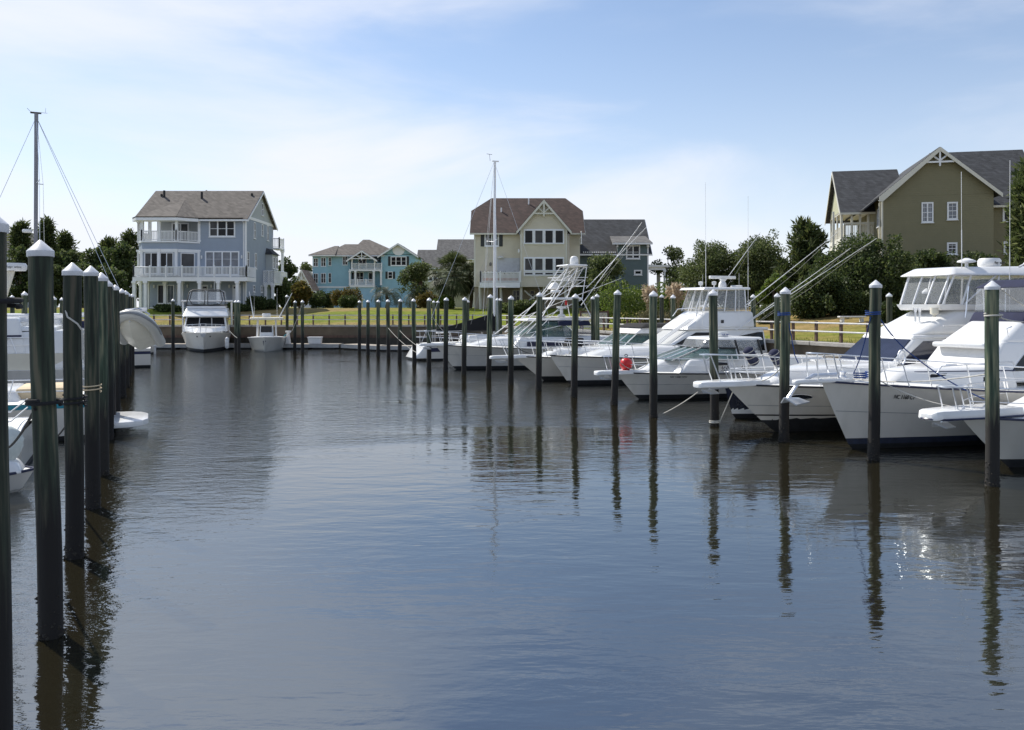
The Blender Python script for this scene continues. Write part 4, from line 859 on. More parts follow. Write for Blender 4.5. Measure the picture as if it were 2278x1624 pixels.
        o.matrix_local=Matrix((ax*xs,up,n_)).transposed().to_4x4(); o.location=pos; return o
    def hull_text(s,body,x,t,size,mt='ink',xs=1):
        q=x/s.L; a=s.pt(q,('t',t),s.near); b=s.pt(q+.05,('t',t),s.near); c=s.pt(q,('t',t+.1),s.near)
        ax=(b-a).normalized(); up=(c-a).normalized(); n_=ax.cross(up).normalized()
        s.text(body,a+n_*.012,size,None,mt,ax,up,name='registration_number',xs=xs)
    def antenna(s,x,y,z,h,lean=(0,0),r=.014): 
        o=s.tube('antenna','plastic_white',[(x,y,z),(x+lean[0]*.4,y+lean[1]*.4,z+h*.4)],r,6); s.tube('whip','plastic_white',[(x+lean[0]*.4,y+lean[1]*.4,z+h*.4),(x+lean[0],y+lean[1],z+h)],r*.55,5,parent=o)
    def rod(s,a,b,r=.022,name='outrigger',guy=True):
        a=V3(a);b=V3(b); o=s.tube(name,'alu_white',[a,a.lerp(b,.5),b],r,6,r1=r*.45)
        if guy: 
            m_=a.lerp(b,.5)+V3((.12,0,-.25)); s.tube('outrigger_line','rope_white',[a+V3((.1,0,-.3)),m_,b],.007,4,parent=o)
# ---- R1 nearest bow at the right edge
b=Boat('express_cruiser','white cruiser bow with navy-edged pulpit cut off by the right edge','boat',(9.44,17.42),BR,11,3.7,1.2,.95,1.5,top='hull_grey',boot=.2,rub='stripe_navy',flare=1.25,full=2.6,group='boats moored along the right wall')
b.pulpit(1.0,1.2,.42,.3,.17,'gelcoat','stripe_navy',1.4)
c=b.frus('foredeck_trunk','gelcoat',1.4,7.5,1.1,2.6,7,1.55,.5,1.5,.3,1.3,.14,4)
b.rail(.3,7,.62,.62,6,.55,True,.12)
for x,y in((-.25,-.12),(-.05,-.12)): link('bow_light',MB().ell((x,y,1.39),(.04,.03,.03),8,5).mesh('bow_light','steel'),b.root)
b.cleat(.9,-1)
# ---- R2 convertible with navy bimini
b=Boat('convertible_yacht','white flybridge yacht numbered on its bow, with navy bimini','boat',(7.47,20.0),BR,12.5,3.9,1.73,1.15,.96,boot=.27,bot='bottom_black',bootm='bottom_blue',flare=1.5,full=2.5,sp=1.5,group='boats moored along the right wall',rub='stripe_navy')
b.pulpit(.85,1.7,.2,.13,.07,'gelcoat',None,.9,False)
m=MB(); m.tube([(.55,0,1.86),(-.25,-.02,1.86),(-.75,-.02,1.66),(-1.05,0,1.30)],.045,6); m.plate([(-1.12,-.02,1.35),(-1.0,-.26,1.2),(-.55,-.22,1.25),(-.7,0,1.33)],.03); m.plate([(-1.12,.02,1.35),(-1.0,.26,1.2),(-.55,.22,1.25),(-.7,0,1.33)],.03); link('anchor',m.mesh('anchor','steel',smooth=40),b.root)
link('windlass',MB().lathe([(.1,0),(.12,.06),(.06,.1),(.1,.18),(.02,.2)],12,(.75,.05,1.72)).mesh('windlass','steel',smooth=40),b.root)
m=MB(); m.tube([V3((1.2+.16*math.cos(k*.7),-.1+.16*math.sin(k*.7),1.74+.006*k)) for k in range(28)],.016,5); link('coiled_line',m.mesh('coiled_line','rope_blue'),b.root)
c=b.frus('cabin_trunk','gelcoat',1.6,5.2,1.5,2.5,5.2,1.95,.35,1.45,.25,1.25,.13,4,zb=1.4,zt=2.0)
for u in(.28,.72): b.win(c,'near',u,u+.13,.35,.72,'glass_dark','porthole_window',.03,'steel')
b.win(c,'near',.12,1,.80,.84,'stripe_navy','trunk_stripe',.015)
b.frus('deck_hatch','gelcoat',2.7,3.3,1.83,2.72,3.28,1.9,.3,.3,.28,.28,.02)
b.frus('deck_hatch','gelcoat',4.0,4.45,1.93,4.02,4.43,2.02,.25,.25,.24,.24,.02)
c=b.frus('deckhouse','gelcoat',4.3,11,1.55,5.3,10.6,2.62,1.05,1.62,.9,1.45,.1,4)
b.win(c,'front',.06,.94,.2,.84,'canvas_white','windshield_cover',.05); b.win(c,'near',.12,.62,.28,.86,'glass_dark','side_window',.03,'steel',sk=(.06,0)); b.win(c,'far',.3,.9,.3,.85,'glass_dark','side_window'); b.win(c,'near',.66,.95,.28,.86,'glass_dark','side_window',.03,'steel')
b.frus('flybridge_overhang','gelcoat',4.75,10.8,2.42,4.7,10.9,2.56,.8,1.72,.75,1.75,.06,3)
c=b.frus('flybridge','gelcoat',5.2,10.2,2.55,6.2,10.3,3.12,.9,1.6,.75,1.5,.12,4,zt=3.2)
b.frus('bridge_skirt','canvas_navy',6.2,9.6,3.06,6.4,9.6,3.36,.8,1.5,.78,1.45,.05,2)
c=b.frus('bimini_top','canvas_navy',6.6,9.7,4.02,6.95,9.5,4.26,1.0,1.4,.7,1.1,.12,4)
b.frus('bridge_enclosure','vinyl',6.42,9.55,3.36,6.65,9.6,4.05,.78,1.42,.9,1.35,.08,3)
for x,X_ in((6.7,6.9),(7.5,7.5),(8.4,8.5),(9.5,9.6)):
    for sg in(-1,1): b.tube('bimini_leg','steel',[(x,sg*1.25,3.2),(X_,sg*1.3,4.1)],.018)
b.tube('handrail','steel',[(5.2,-1.1,2.75),(5.05,-1.16,2.95),(5.3,-1.12,3.0)],.015); b.tube('handrail','steel',[(6.5,-1.5,2.75),(6.55,-1.55,3.0),(6.7,-1.5,3.02)],.015)
b.rod((6.6,-1.75,2.3),(12.3,-2.4,4.9),.018); b.rod((6.9,1.75,2.3),(12.5,2.6,6.0),.018)
b.rail(.45,6.5,.66,.58,6,.35,True,.12)
b.tube('grab_rail','steel',[(2.6,-1.12,1.9),(2.7,-1.16,2.06),(5.0,-1.35,2.12),(5.1,-1.35,1.98)],.016)
m=MB().tube([V3((1.55+.12*math.cos(t),-1.0,2.3+.17*math.sin(t))) for t in[k*math.pi/8 for k in range(17)]],.02,6); m.tube([(1.6,-1,2.12),(1.75,-1.05,1.6)],.016,5); link('boarding_ring',m.mesh('boarding_ring','steel'),b.root)
b.crease(.56)
b.hull_text('NC 1160 CY',1.5,.79,.16,xs=.62)
b.cleat(1.6,-1); b.cleat(.6,-1)
# ---- R3 motor yacht with hardtop flybridge
b=Boat('motor_yacht','large white motor yacht with hardtop flybridge, oval port and black bottom','boat',(5.79,22.5),BR,14,4.2,1.42,1.1,1.68,boot=.42,bot='bottom_black',flare=1.35,full=2.6,sp=1.5,group='boats moored along the right wall',stripe=('bottom_black',.34,.37))
b.pulpit(.95,1.37,.42,.26,.13,'gelcoat',None,1.2)
c=b.frus('foredeck_trunk','gelcoat',.9,5.0,1.36,2.0,5.0,1.78,.4,1.6,.22,1.35,.14,4,zb=1.3,zt=1.95)
c=b.frus('deckhouse','gelcoat',4.5,12.6,1.45,6.1,12.4,2.62,1.1,1.85,.95,1.65,.1,4)
b.win(c,'front',.04,.96,.3,.93,'glass_blue','windshield',.04,'stripe_black')
b.win(c,'near',.03,.36,.32,.9,'glass_blue','side_windshield',.035,None,sk=(.035,0)); b.win(c,'near',.38,.97,.32,.9,'glass_dark','side_window',.035); b.win(c,'far',.1,.97,.32,.9,'glass_dark','side_window',.035)
b.frus('bridge_overhang','gelcoat',6.0,12.6,2.56,6.1,12.6,2.68,.95,1.9,.9,1.9,.05,3)
c=b.frus('flybridge','gelcoat',6.1,12,2.66,8.0,12,3.42,.9,1.85,.8,1.75,.16,5)
b.tube('flybridge_crease','gelcoat',[(6.9,-1.25,2.95),(12,-1.86,3.06)],.02)
b.frus('bridge_screen','gelcoat',7.45,11.8,3.40,7.3,11.8,3.58,.75,1.75,.78,1.78,.03,2)
c=b.frus('bridge_enclosure','vinyl',7.4,11.6,3.58,7.85,11.6,4.5,.75,1.75,.8,1.7,.08,3)
for u0,u1 in((.04,.3),(.36,.64),(.7,.96)): pass
for f,us in(('near',(.02,.17,.42,.72,.98)),('front',(.05,.35,.65,.95)),('far',(.02,.3,.6,.98))):
    for u in us: b.tube('enclosure_frame','alu_white',[b.fp(c,f,u,0),b.fp(c,f,u,1)],.03,6)
for u0,u1 in((.20,.40),):
    b.tube('enclosure_brace','alu_white',[b.fp(c,'near',.19,0),b.fp(c,'near',.40,1)],.028)
for u in(.57,): 
    pts=[b.fp(c,'near',u+.13*math.cos(t),.42+.42*math.sin(t))+V3((0,-.02,0)) for t in[k*math.pi/10 for k in range(20)]]; b.plate('rounded_window','glass_dark',pts,.01)
b.plate('front_window','glass_dark',[b.fp(c,'front',.66,.12)+V3((-.02,0,0)),b.fp(c,'front',.94,.12)+V3((-.02,0,0)),b.fp(c,'front',.94,.9)+V3((-.02,0,0)),b.fp(c,'front',.66,.9)+V3((-.02,0,0))],.01) if False else None
c=b.frus('hardtop','gelcoat',7.6,12.2,4.46,8.0,12.2,4.72,1.0,1.9,.7,1.6,.1,4,zt=4.80)
b.radar(9.9,-.5,4.76,.33,.27,'Raymarine'); link('satellite_dome',MB().lathe([(.05,0),(.05,.14),(.27,.18),(.25,.22),(.05,.3)],16,(8.6,-.7,4.70)).mesh('satellite_dome','plastic_white',smooth=40),b.root)
b.antenna(8.0,-1.0,4.66,2.9,(-.02,0)); b.antenna(9.0,-1.8,3.3,4.55,(.02,0)); b.antenna(10.6,-1.2,4.8,.8,(.35,0),.016)
b.rod((9.5,-1.75,4.7),(16,-2.6,7.5),.03,guy=False)
link('searchlight',MB().lathe([(.05,0),(.05,.06),(.12,.1),(.12,.28)],12,(7.2,-.7,3.2)).mesh('searchlight','gelcoat_cream',smooth=40),b.root)
m=MB()
for y in(-.25,-.4): m.lathe([(.03,0),(.035,.3),(.07,.42)],8,(6.95,y,3.05))
link('air_horn',m.mesh('air_horn','steel'),b.root)
for x,z in((8.0,2.95),(8.0,2.86)): b.box('vent','rubber',x,x+.09,-1.70,-1.66,z,z+.05,.005,1)
b.crease(.56)
q=b.pt(1.73/14,('t',.78),-1); qa=b.pt(2.0/14,('t',.78),-1); qb=b.pt(1.73/14,('t',.9),-1); ax=(qa-q).normalized(); up=(qb-q).normalized(); nn=ax.cross(up).normalized()
b.plate('oval_porthole','glass_dark',[q+nn*.012+ax*(.30*math.cos(t))+up*(.10*math.sin(t)) for t in[k*math.pi/10 for k in range(20)]],.03)
b.tube('porthole_rim','steel',[q+nn*.02+ax*(.30*math.cos(t))+up*(.10*math.sin(t)) for t in[k*math.pi/10 for k in range(21)]],.012)
b.rail(.35,8.5,.78,.66,8,.75,True,.12)
b.cleat(1.4,-1)
# ---- R3b navy hull between
b=Boat('navy_runabout','small boat with glossy navy hull and white waterline stripe between white bows','boat',(6.62,25.8),BR,7.6,2.6,1.1,.85,.36,top='hull_navy',boot=.34,bootm='gelcoat',bot='bottom_black',flare=1.2,full=2.2,entry=1.9,group='boats moored along the right wall')
c=b.frus('console','gelcoat',3.6,4.6,.95,3.8,4.5,1.75,.45,.5,.4,.4,.08,3); b.win(c,'front',.1,.9,.55,.95,'glass_dark','windscreen')
b.rail(.3,3,.4,.35,3,None,False,.1)
def fender(label,pos,L,r,tilt,mt='canvas_navy',name='fender'):
    o=thing(name,label,'fender',pos); o.rotation_euler=tilt
    prof=[(.02,0),(r*.6,L*.04),(r,L*.14),(r,L*.86),(r*.6,L*.96),(.02,L)]; link('body',MB().lathe(prof,16).mesh('body',mt,smooth=50),o); m=MB()
    for z in(L*.2,L*.5,L*.8): m.tube([(1.02*r*math.cos(k*math.pi/8),1.02*r*math.sin(k*math.pi/8),z) for k in range(17)],.012,5)
    link('lashing',m.mesh('lashing','rope_white'),o); return o
p_=at(1662,788,24.6); fender('fat navy cylindrical fender leaning on the bow rail, left of two',(p_.x+.25,p_.y,p_.z-.32),.62,.16,(0,-.55,BR))
p_=at(1718,790,24.9); fender('fat navy cylindrical fender leaning on the bow rail, right of two',(p_.x+.25,p_.y,p_.z-.32),.58,.16,(0,-.6,BR))
# ---- R4 express cruiser with hardtop
b=Boat('hardtop_cruiser','white express cruiser with red ball fender on its foredeck','boat',(3.91,31.03),BR,10.5,3.6,1.05,.95,.95,boot=.17,bot='bottom_black',flare=1.25,full=2.7,sp=1.3,group='boats moored along the right wall')
b.pulpit(.9,1.0,.38,.24,.13,'gelcoat',None,1.1)
c=b.frus('foredeck_trunk','gelcoat',.7,4.6,1.0,2.0,4.4,1.5,.35,1.5,.2,1.35,.14,4,zt=1.62)
b.frus('cabin_side','gelcoat',2.0,9.0,1.0,2.6,8.8,1.52,1.2,1.62,1.1,1.5,.1,3)
b.frus('portlight','glass_dark',3.4,4.0,1.3,3.42,3.98,1.4,1.5,1.56,1.46,1.52,.03,2)
c=b.frus('windshield','glass_green',1.95,4.6,1.48,3.35,4.6,1.92,.8,1.48,.65,1.3,.03,1)
for f,us in(('front',(0,.33,.67,1)),('near',(.0,.5,.97)),('far',(.5,.97))):
    for u in us: b.tube('windshield_frame','gelcoat',[b.fp(c,f,u,0),b.fp(c,f,u,1)],.03)
b.tube('windshield_frame','stripe_black',[b.fp(c,'near',1,1),b.fp(c,'near',0,1),b.fp(c,'far',1,1),b.fp(c,'far',0,1)],.035)
b.frus('enclosure','vinyl',3.4,5.6,1.92,3.65,5.6,2.24,.68,1.3,.7,1.28,.04,2)
b.frus('hardtop','gelcoat',3.7,5.9,2.22,3.8,5.85,2.33,.8,1.3,.7,1.2,.05,3)
for x,X_ in((4.6,4.5),(5.7,5.6)):
    for sg in(-1,1): b.tube('hardtop_leg','stripe_black',[(x,sg*1.45,1.6),(X_,sg*1.28,2.24)],.04)
b.frus('aft_curtain','vinyl',4.6,5.7,1.52,4.5,5.7,2.22,1.42,1.42,1.25,1.25,.04,2)
b.radar(4.5,-.45,2.33,.28,.2,'FURUNO','ink_blue'); 
b.crease(.56)
b.rail(.4,5,.58,.5,5,.55,True,.12); b.hull_text('NC 1338 WW',1.7,.84,.11,xs=.95); b.cleat(1.2,-1)
rs=random.Random(8); m=MB()     # illegible script name, drawn as pen strokes
for x0,x1 in((3.62,3.95),(4.55,4.95)):
    m.tube([(x0+(x1-x0)*k/24+.03*math.sin(k*1.1),-1.605-.006*(k%2),1.2+.07*math.sin(k*.95)+.03*math.sin(k*.4)) for k in range(25)],.012,4)
    m.tube([(x0-.02,-1.605,1.12),(x0+.12,-1.605,1.1),(x0+.3,-1.605,1.13)],.010,4)
link('name_script',m.mesh('name_script','ink'),b.root)
o=thing('ball_fender','red ball fender sitting on the foredeck of the express cruiser','fender',(4.3,31.15,1.1)); link('ball',MB().ell((0,0,.25),(.24,.24,.25),20,14).mesh('ball','red_vinyl',smooth=60),o); link('neck',MB().lathe([(.1,.44),(.09,.5),(.05,.54)],12).tube([V3((.05*math.cos(t),0,.57+.05*math.sin(t))) for t in[k*math.pi/6 for k in range(13)]],.014,5).mesh('neck','rubber',smooth=40),o)
# ---- R5 sportfishing convertible
b=Boat('sportfishing_boat','big white sportfishing boat with clear flybridge curtains and radar bar','boat',(1.69,36.82),BR,14.5,4.5,1.36,.95,.98,boot=.2,bot='bottom_black',flare=1.5,full=2.5,sp=1.3,group='boats moored along the right wall')
c=b.frus('foredeck_trunk','gelcoat',1.4,6,1.25,2.8,6,1.62,.5,1.7,.3,1.4,.14,4,zt=1.75)
c=b.frus('deckhouse','gelcoat',4.8,10.6,1.3,6.9,10.5,2.5,1.3,2.0,1.0,1.8,.1,4)
b.win(c,'near',.0,.97,.12,.84,'glass_dark','side_window',.035,None,sk=(.12,0)); b.win(c,'far',.1,.97,.2,.78,'glass_dark','side_window',.035)
b.win(c,'front',.05,.95,.15,.9,'canvas_grey','windshield_mask',.04)
for y in(-.9,-.75,-.6): b.tube('ladder_rail','alu_white',[(5.1,y,1.75),(5.7,y,2.15),(7.1,y,2.95)],.025)
b.frus('bridge_overhang','gelcoat',6.6,10.7,2.42,6.7,10.7,2.54,1.1,1.9,1.1,1.9,.05,3)
c=b.frus('flybridge','gelcoat',6.6,10.0,2.5,7.8,10.0,3.3,1.1,1.8,.85,1.65,.12,4)
b.tube('flybridge_rail','steel',[(7.2,-.95,3.05),(7.4,-.8,3.4),(7.6,0,3.45),(7.4,.8,3.4),(7.2,.95,3.05)],.018)
c=b.frus('bridge_enclosure','vinyl',7.65,9.6,3.3,8.05,9.6,4.32,.85,1.6,.8,1.5,.06,2)
for f,us in(('near',(.02,.25,.5,.75,1)),('front',(0,.33,.67,1)),('far',(.25,.6,1))):
    for u in us: b.tube('enclosure_frame','alu_white',[b.fp(c,f,u,0),b.fp(c,f,u,1)],.028)
c=b.frus('hardtop','gelcoat',7.6,9.9,4.32,7.7,9.9,4.44,1.0,1.6,.95,1.55,.05,3)
for x,y in((7.8,-.5),(8.2,-1.0)): link('spotlight',MB().lathe([(.03,0),(.03,.1),(.1,.12),(.11,.26),(.04,.28)],12,(x,y,4.44)).mesh('spotlight','plastic_white',smooth=40),b.root)
m=MB().lathe([(.2,0),(.18,.2),(.1,.32),(.16,.42)],14,(9.0,-.6,4.44)); m.box(8.25,9.75,-.68,-.52,4.86,5.0); link('radar_array',m.mesh('radar_array','plastic_white',smooth=40,bevel=.02),b.root)
b.radar(9.6,-.9,4.44,.28,.1)
b.antenna(7.95,-.7,4.44,3.4+1.6,(-.03,0)); b.antenna(9.8,-1.5,3.2,5.6,(0,0)); b.antenna(7.2,-1.45,2.6,2.4,(0,0),.012); b.antenna(9.1,-1.7,3.0,2.1,(0,0),.012)
for a_,bb in(((9.6,-1.6,3.6),(14.6,-2.4,7.2)),((9.8,1.6,3.6),(14.4,3.0,7.6)),((9.6,-1.7,2.8),(15.2,-2.6,6.4)),((8.8,-1.8,2.4),(16.6,-2.9,6.9))): b.rod(a_,bb,.023)
b.box('hailer','ink',8.0,8.12,-1.84,-1.74,2.75,2.9,.01,1)
b.rail(.5,6.5,.7,.6,6,.5,True,.12); b.cleat(1.2,-1)
b.crease(.62)
# ---- R6 cruiser behind
b=Boat('bowrider_cruiser','white cruiser with black bimini and green windshield behind the sportfishing bow','boat',(.07,38.87),BR,10.5,3.6,1.2,.95,1.55,boot=.2,bot='bottom_black',flare=1.3,full=2.6,sp=1.3,group='boats moored along the right wall')
b.pulpit(1.2,1.12,.36,.2,.12,'gelcoat',None,1.1)
c=b.frus('foredeck_trunk','gelcoat',1.1,6,1.1,2.2,6,1.5,.4,1.5,.25,1.3,.12,4,zt=1.62)
c=b.frus('windshield','glass_green',5.2,8,1.6,6.1,8,2.18,1.3,1.5,1.05,1.35,.03,1)
for u in(0,.33,.67,1): b.tube('windshield_frame','gelcoat',[b.fp(c,'front',u,0),b.fp(c,'front',u,1)],.025)
for u in(.5,1): b.tube('windshield_frame','gelcoat',[b.fp(c,'near',u,0),b.fp(c,'near',u,1)],.025)
b.frus('canvas_front','canvas_white',6.0,8.2,2.2,6.5,8.2,2.5,1.1,1.4,1.0,1.3,.05,2); b.frus('bimini_top','canvas_black',6.3,9.2,2.48,6.7,9.0,2.68,1.2,1.4,.9,1.1,.1,3)
for x in(2.7,3.2): b.frus('deck_seat','canvas_black',x,x+.35,1.5,x+.1,x+.5,2.0,.25,.25,.2,.2,.08,3)
b.rail(.4,6.5,.75,.6,6,.8,True,.12)
link('coiled_line',MB().tube([V3((1.7+.13*math.cos(k*.7),-.5+.13*math.sin(k*.7),1.42+.005*k)) for k in range(30)],.015,5).mesh('coiled_line','rope_white'),b.root)
# ---- R7 sportfish with tuna tower
b=Boat('tower_boat','white sportfishing boat carrying a tall pipework tuna tower','boat',(-4.28,45.96),BR,12,4.1,1.42,.95,1.2,boot=.18,bot='bottom_black',bootm='stripe_black',flare=1.5,full=2.5,sp=1.3,group='boats moored along the right wall')
b.pulpit(.9,1.37,.3,.2,.12,'gelcoat',None,1.1)
c=b.frus('foredeck_trunk','gelcoat',1.6,6,1.3,3.4,6,1.75,.5,1.7,.3,1.4,.14,4,zt=1.95)
b.frus('cabin_side','gelcoat',4,11,1.1,4.6,10.8,1.8,1.5,1.85,1.4,1.75,.1,3); b.box('side_stripe','stripe_navy',4.8,9.5,-1.83,-1.79,1.3,1.55,.01,1)
c=b.frus('windshield','glass_green',4.7,8.2,1.78,5.9,7.2,2.66,1.1,1.7,.9,1.35,.03,1)
for f,us in(('front',(0,.33,.67,1)),('near',(.0,.45,1))):
    for u in us: b.tube('windshield_frame','alu_white',[b.fp(c,f,u,0),b.fp(c,f,u,1)],.022)
b.frus('side_curtain','vinyl',7.3,9.2,1.8,7.2,9.0,2.68,1.6,1.6,1.4,1.4,.04,2); b.frus('canvas_roll','canvas_navy',7.0,9.1,2.42,7.0,9.0,2.7,1.5,1.5,1.42,1.42,.05,2)
c=b.frus('hardtop','gelcoat',5.2,9.0,2.72,5.3,8.9,2.82,.9,1.5,.85,1.45,.05,3)
tw=MB(); lv=[(1.55,4.9,9.3,2.0),(1.35,5.9,9.2,2.84),(1.0,6.8,8.75,3.95),(.7,7.6,9.1,5.1),(.55,8.1,9.3,5.9)]
for sg in(-1,1):
    for fo in(0,1):
        pts=[(l_[1+fo],sg*l_[0],l_[3]) for l_ in lv]; b.tube('tower_leg','alu_white',pts,.028)
    b.tube('tower_brace','alu_white',[(4.3,sg*1.65,1.9),(6.6,sg*1.2,3.6),(8.6,sg*.7,5.8)],.027)
    b.tube('tower_brace','alu_white',[(5.0,sg*1.65,1.7),(7.2,sg*1.2,3.5),(9.1,sg*.6,5.9)],.02)
    for i in range(4):
        b.tube('tower_brace','alu_white',[(lv[i][1],sg*lv[i][0],lv[i][3]),(lv[i+1][2],sg*lv[i+1][0],lv[i+1][3])],.02)
for l_ in lv[1:]:
    b.tube('tower_ring','alu_white',[(l_[1],-l_[0],l_[3]),(l_[1],l_[0],l_[3]),(l_[2],l_[0],l_[3]),(l_[2],-l_[0],l_[3]),(l_[1],-l_[0],l_[3])],.022)
b.frus('mid_platform','gelcoat',6.75,8.8,3.96,6.8,8.75,4.06,1.05,1.05,1.0,1.0,.03,2); b.frus('upper_platform','gelcoat',7.9,9.3,5.94,7.95,9.25,6.02,.75,.75,.7,.7,.03,2)
b.tube('tower_ring','alu_white',[(7.4,-.85,5.25),(7.4,.85,5.25),(9.2,.85,5.25),(9.2,-.85,5.25),(7.4,-.85,5.25)],.019); b.tube('tower_ring','alu_white',[(8.2,-.8,4.75),(9.3,-.8,4.75),(9.3,.8,4.75),(8.2,.8,4.75)],.019)
b.radar(8.75,0,6.02,.26,.4,None); link('dome_cap',MB().ell((8.75,0,6.42),(.22,.22,.14)).mesh('dome_cap','plastic_white',smooth=60),b.root)
b.frus('tower_pod','plastic_white',7.0,7.7,4.55,7.3,7.6,4.95,.3,.3,.2,.2,.1,3); b.radar(7.2,-.6,4.35,.3,.14)
link('helm_chair',MB().lathe([(.2,2.9),(.25,3.0),(.1,3.1),(.1,3.4),(.3,3.45),(.3,3.55)],12,(7.9,0,0)).mesh('helm_chair','plastic_white',smooth=40),b.root); b.box('chair_back','red_vinyl',8.1,8.2,-.2,.0,3.6,3.9,.04)
b.antenna(8.0,-.75,4.2,3.6,(0,0)); 
b.rod((8.8,-1.4,4.6),(12.6,-2.0,8.3),.026); b.rod((8.4,-1.5,3.6),(12.1,-2.2,8.5),.026); b.rod((8.8,1.4,3.9),(14.0,3.2,5.4),.026,guy=False)
b.rail(.4,5,.75,.6,5,.6,True,.12)
b.crease(.6)
# ---- R8 sailboat lying stern-out
st=wat(929,800.5)
b=Boat('sailboat','white sailboat moored stern-out with black sail cover and tall mast','sailboat',(st.x+VV.x*10.4,st.y+VV.y*10.4),BR+math.pi,10.2,3.2,1.25,1.05,1.3,top='hull_white',boot=.14,stripe=('stripe_navy',.55,.80),flare=1.0,full=2.0,sp=1.4,group=None,rub=None); b.near=1
xs=10.2
b.frus('reverse_transom','gelcoat',10.15,10.9,.15,10.1,10.3,1.0,1.3,1.15,1.35,1.3,.06,3)
b.frus('coachroof','gelcoat',3,7.2,1.1,3.6,7.1,1.6,.9,1.05,.7,.9,.1,3)
mx_=4.9; b.tube('mast','alu_white',[(mx_,0,1.2),(mx_-.05,0,13.55)],.085,10); b.box('masthead','alu_white',mx_-.35,mx_+.15,-.04,.04,13.52,13.6,.01,1)
link('wind_vane',MB().tube([(mx_+.3,0,13.55),(mx_+.35,0,14.0)],.012,4).tube([(mx_+.15,0,14.0),(mx_+.55,0,14.02)],.015,4).mesh('wind_vane','rubber'),b.root)
b.tube('boom','alu_white',[(mx_,0,1.95),(mx_+4.2,0,1.8)],.07,8)
secs=[]
for i in range(9):
    u=i/8; x=mx_-.12+4.3*u; hgt=1.12*(1-u)**1.1+.16; wd=.2*(1-u)+.1
    secs.append([V3((x,0,1.85+hgt*1.0)),V3((x,wd*.6,1.88+hgt*.55)),V3((x,wd,1.92)),V3((x,0,1.8-.05*u)),V3((x,-wd,1.92)),V3((x,-wd*.6,1.88+hgt*.55))])
link('sail_cover',MB().loft(secs).mesh('sail_cover','canvas_black',smooth=60),b.root)
for u in(.2,.45,.7): b.tube('lazy_jack','rope_white',[(mx_+4.2*u,.12,1.9),(mx_+.1,0,8)],.008,4)
T=V3((mx_,0,13.5))
for e_ in((10.1,0,1.2),(.1,0,1.3),(5.3,1.5,1.1),(5.3,-1.5,1.1)): b.tube('stay','steel',[T,V3(e_)],.011,4)
for sg in(-1,1): b.tube('spreader','alu_white',[(mx_,0,8.0),(mx_+.2,sg*.9,8.1)],.025,5); b.tube('stay','steel',[(mx_+.2,sg*.9,8.1),(mx_+.3,sg*1.45,1.1)],.01,4); b.tube('stay','steel',[(mx_,0,13.3),(mx_+.2,sg*.9,8.1)],.01,4)
for h_ in(.45,.85):
    b.tube('stern_rail','steel',[b.edge(7.6,1)+V3((0,0,h_)),b.edge(9.8,1)+V3((0,0,h_)),V3((10.5,.7,1.05+h_)),V3((10.5,-.7,1.05+h_)),b.edge(9.8,-1)+V3((0,0,h_)),b.edge(7.6,-1)+V3((0,0,h_))],.016)
for x in(7.6,8.7,9.8):
    for sg in(-1,1): e_=b.edge(x,sg); b.tube('stanchion','steel',[e_,e_+V3((0,0,.87))],.015)
b.box('deck_light','plastic_white',mx_-.9,mx_-.1,-.1,.1,4.85,4.95,.03)
# ---- boats at the foot of the right wall, behind the big bows
def small_boat(label,pos,rot,L,B,fb,canvas=None,engine=None,name='motorboat',glass='glass_green',top='hull_white'):
    b=Boat(name,label,'boat',pos,rot,L,B,fb,fb*.8,.7,top=top,boot=.12,flare=1.2,group='small boats behind the moored bows'); b.near=1 if math.cos(rot)<0 else -1
    c=b.frus('windshield',glass,L*.36,L*.62,fb*.95,L*.44,L*.60,fb+.62,B*.38,B*.42,B*.30,B*.36,.03,1)
    for u in(0,.5,1): b.tube('windshield_frame','gelcoat',[b.fp(c,'front',u,0),b.fp(c,'front',u,1)],.025)
    if canvas: b.frus('bimini_top',canvas,L*.42,L*.85,fb+.62,L*.5,L*.8,fb+1.0,B*.36,B*.38,B*.26,B*.3,.12,4)
    if engine:
        for y in((-.4,.4) if engine==2 else (0,)): 
            m=MB(); m.hexa([V3((L+a_,y+w_,z_)) for z_,q_ in((.55,.22),(1.35,.18)) for a_,w_ in((.05,-q_),(.62,-q_*.8),(.62,q_*.8),(.05,q_))]); link('outboard_cowl',m.mesh('outboard_cowl','plastic_white',bevel=.09,segs=3,smooth=40),b.root); b.box('outboard_leg','alu',L+.2,L+.36,y-.06,y+.06,-.4,.6,.02,1)
    b.rail(.3,L*.35,.4,.35,3,None,False,.08); return b
p_=at(1846,815,27.5); small_boat('small cruiser with beige canvas top tucked behind the motor yacht bow',(p_.x,p_.y),BR,8,2.9,1.15,'canvas_beige')
p_=at(1790,830,31); small_boat('white outboard boat lying stern-to near the right seawall',(p_.x+VV.x*5,p_.y+VV.y*5),BR+math.pi,5.4,2.2,.85,None,2)
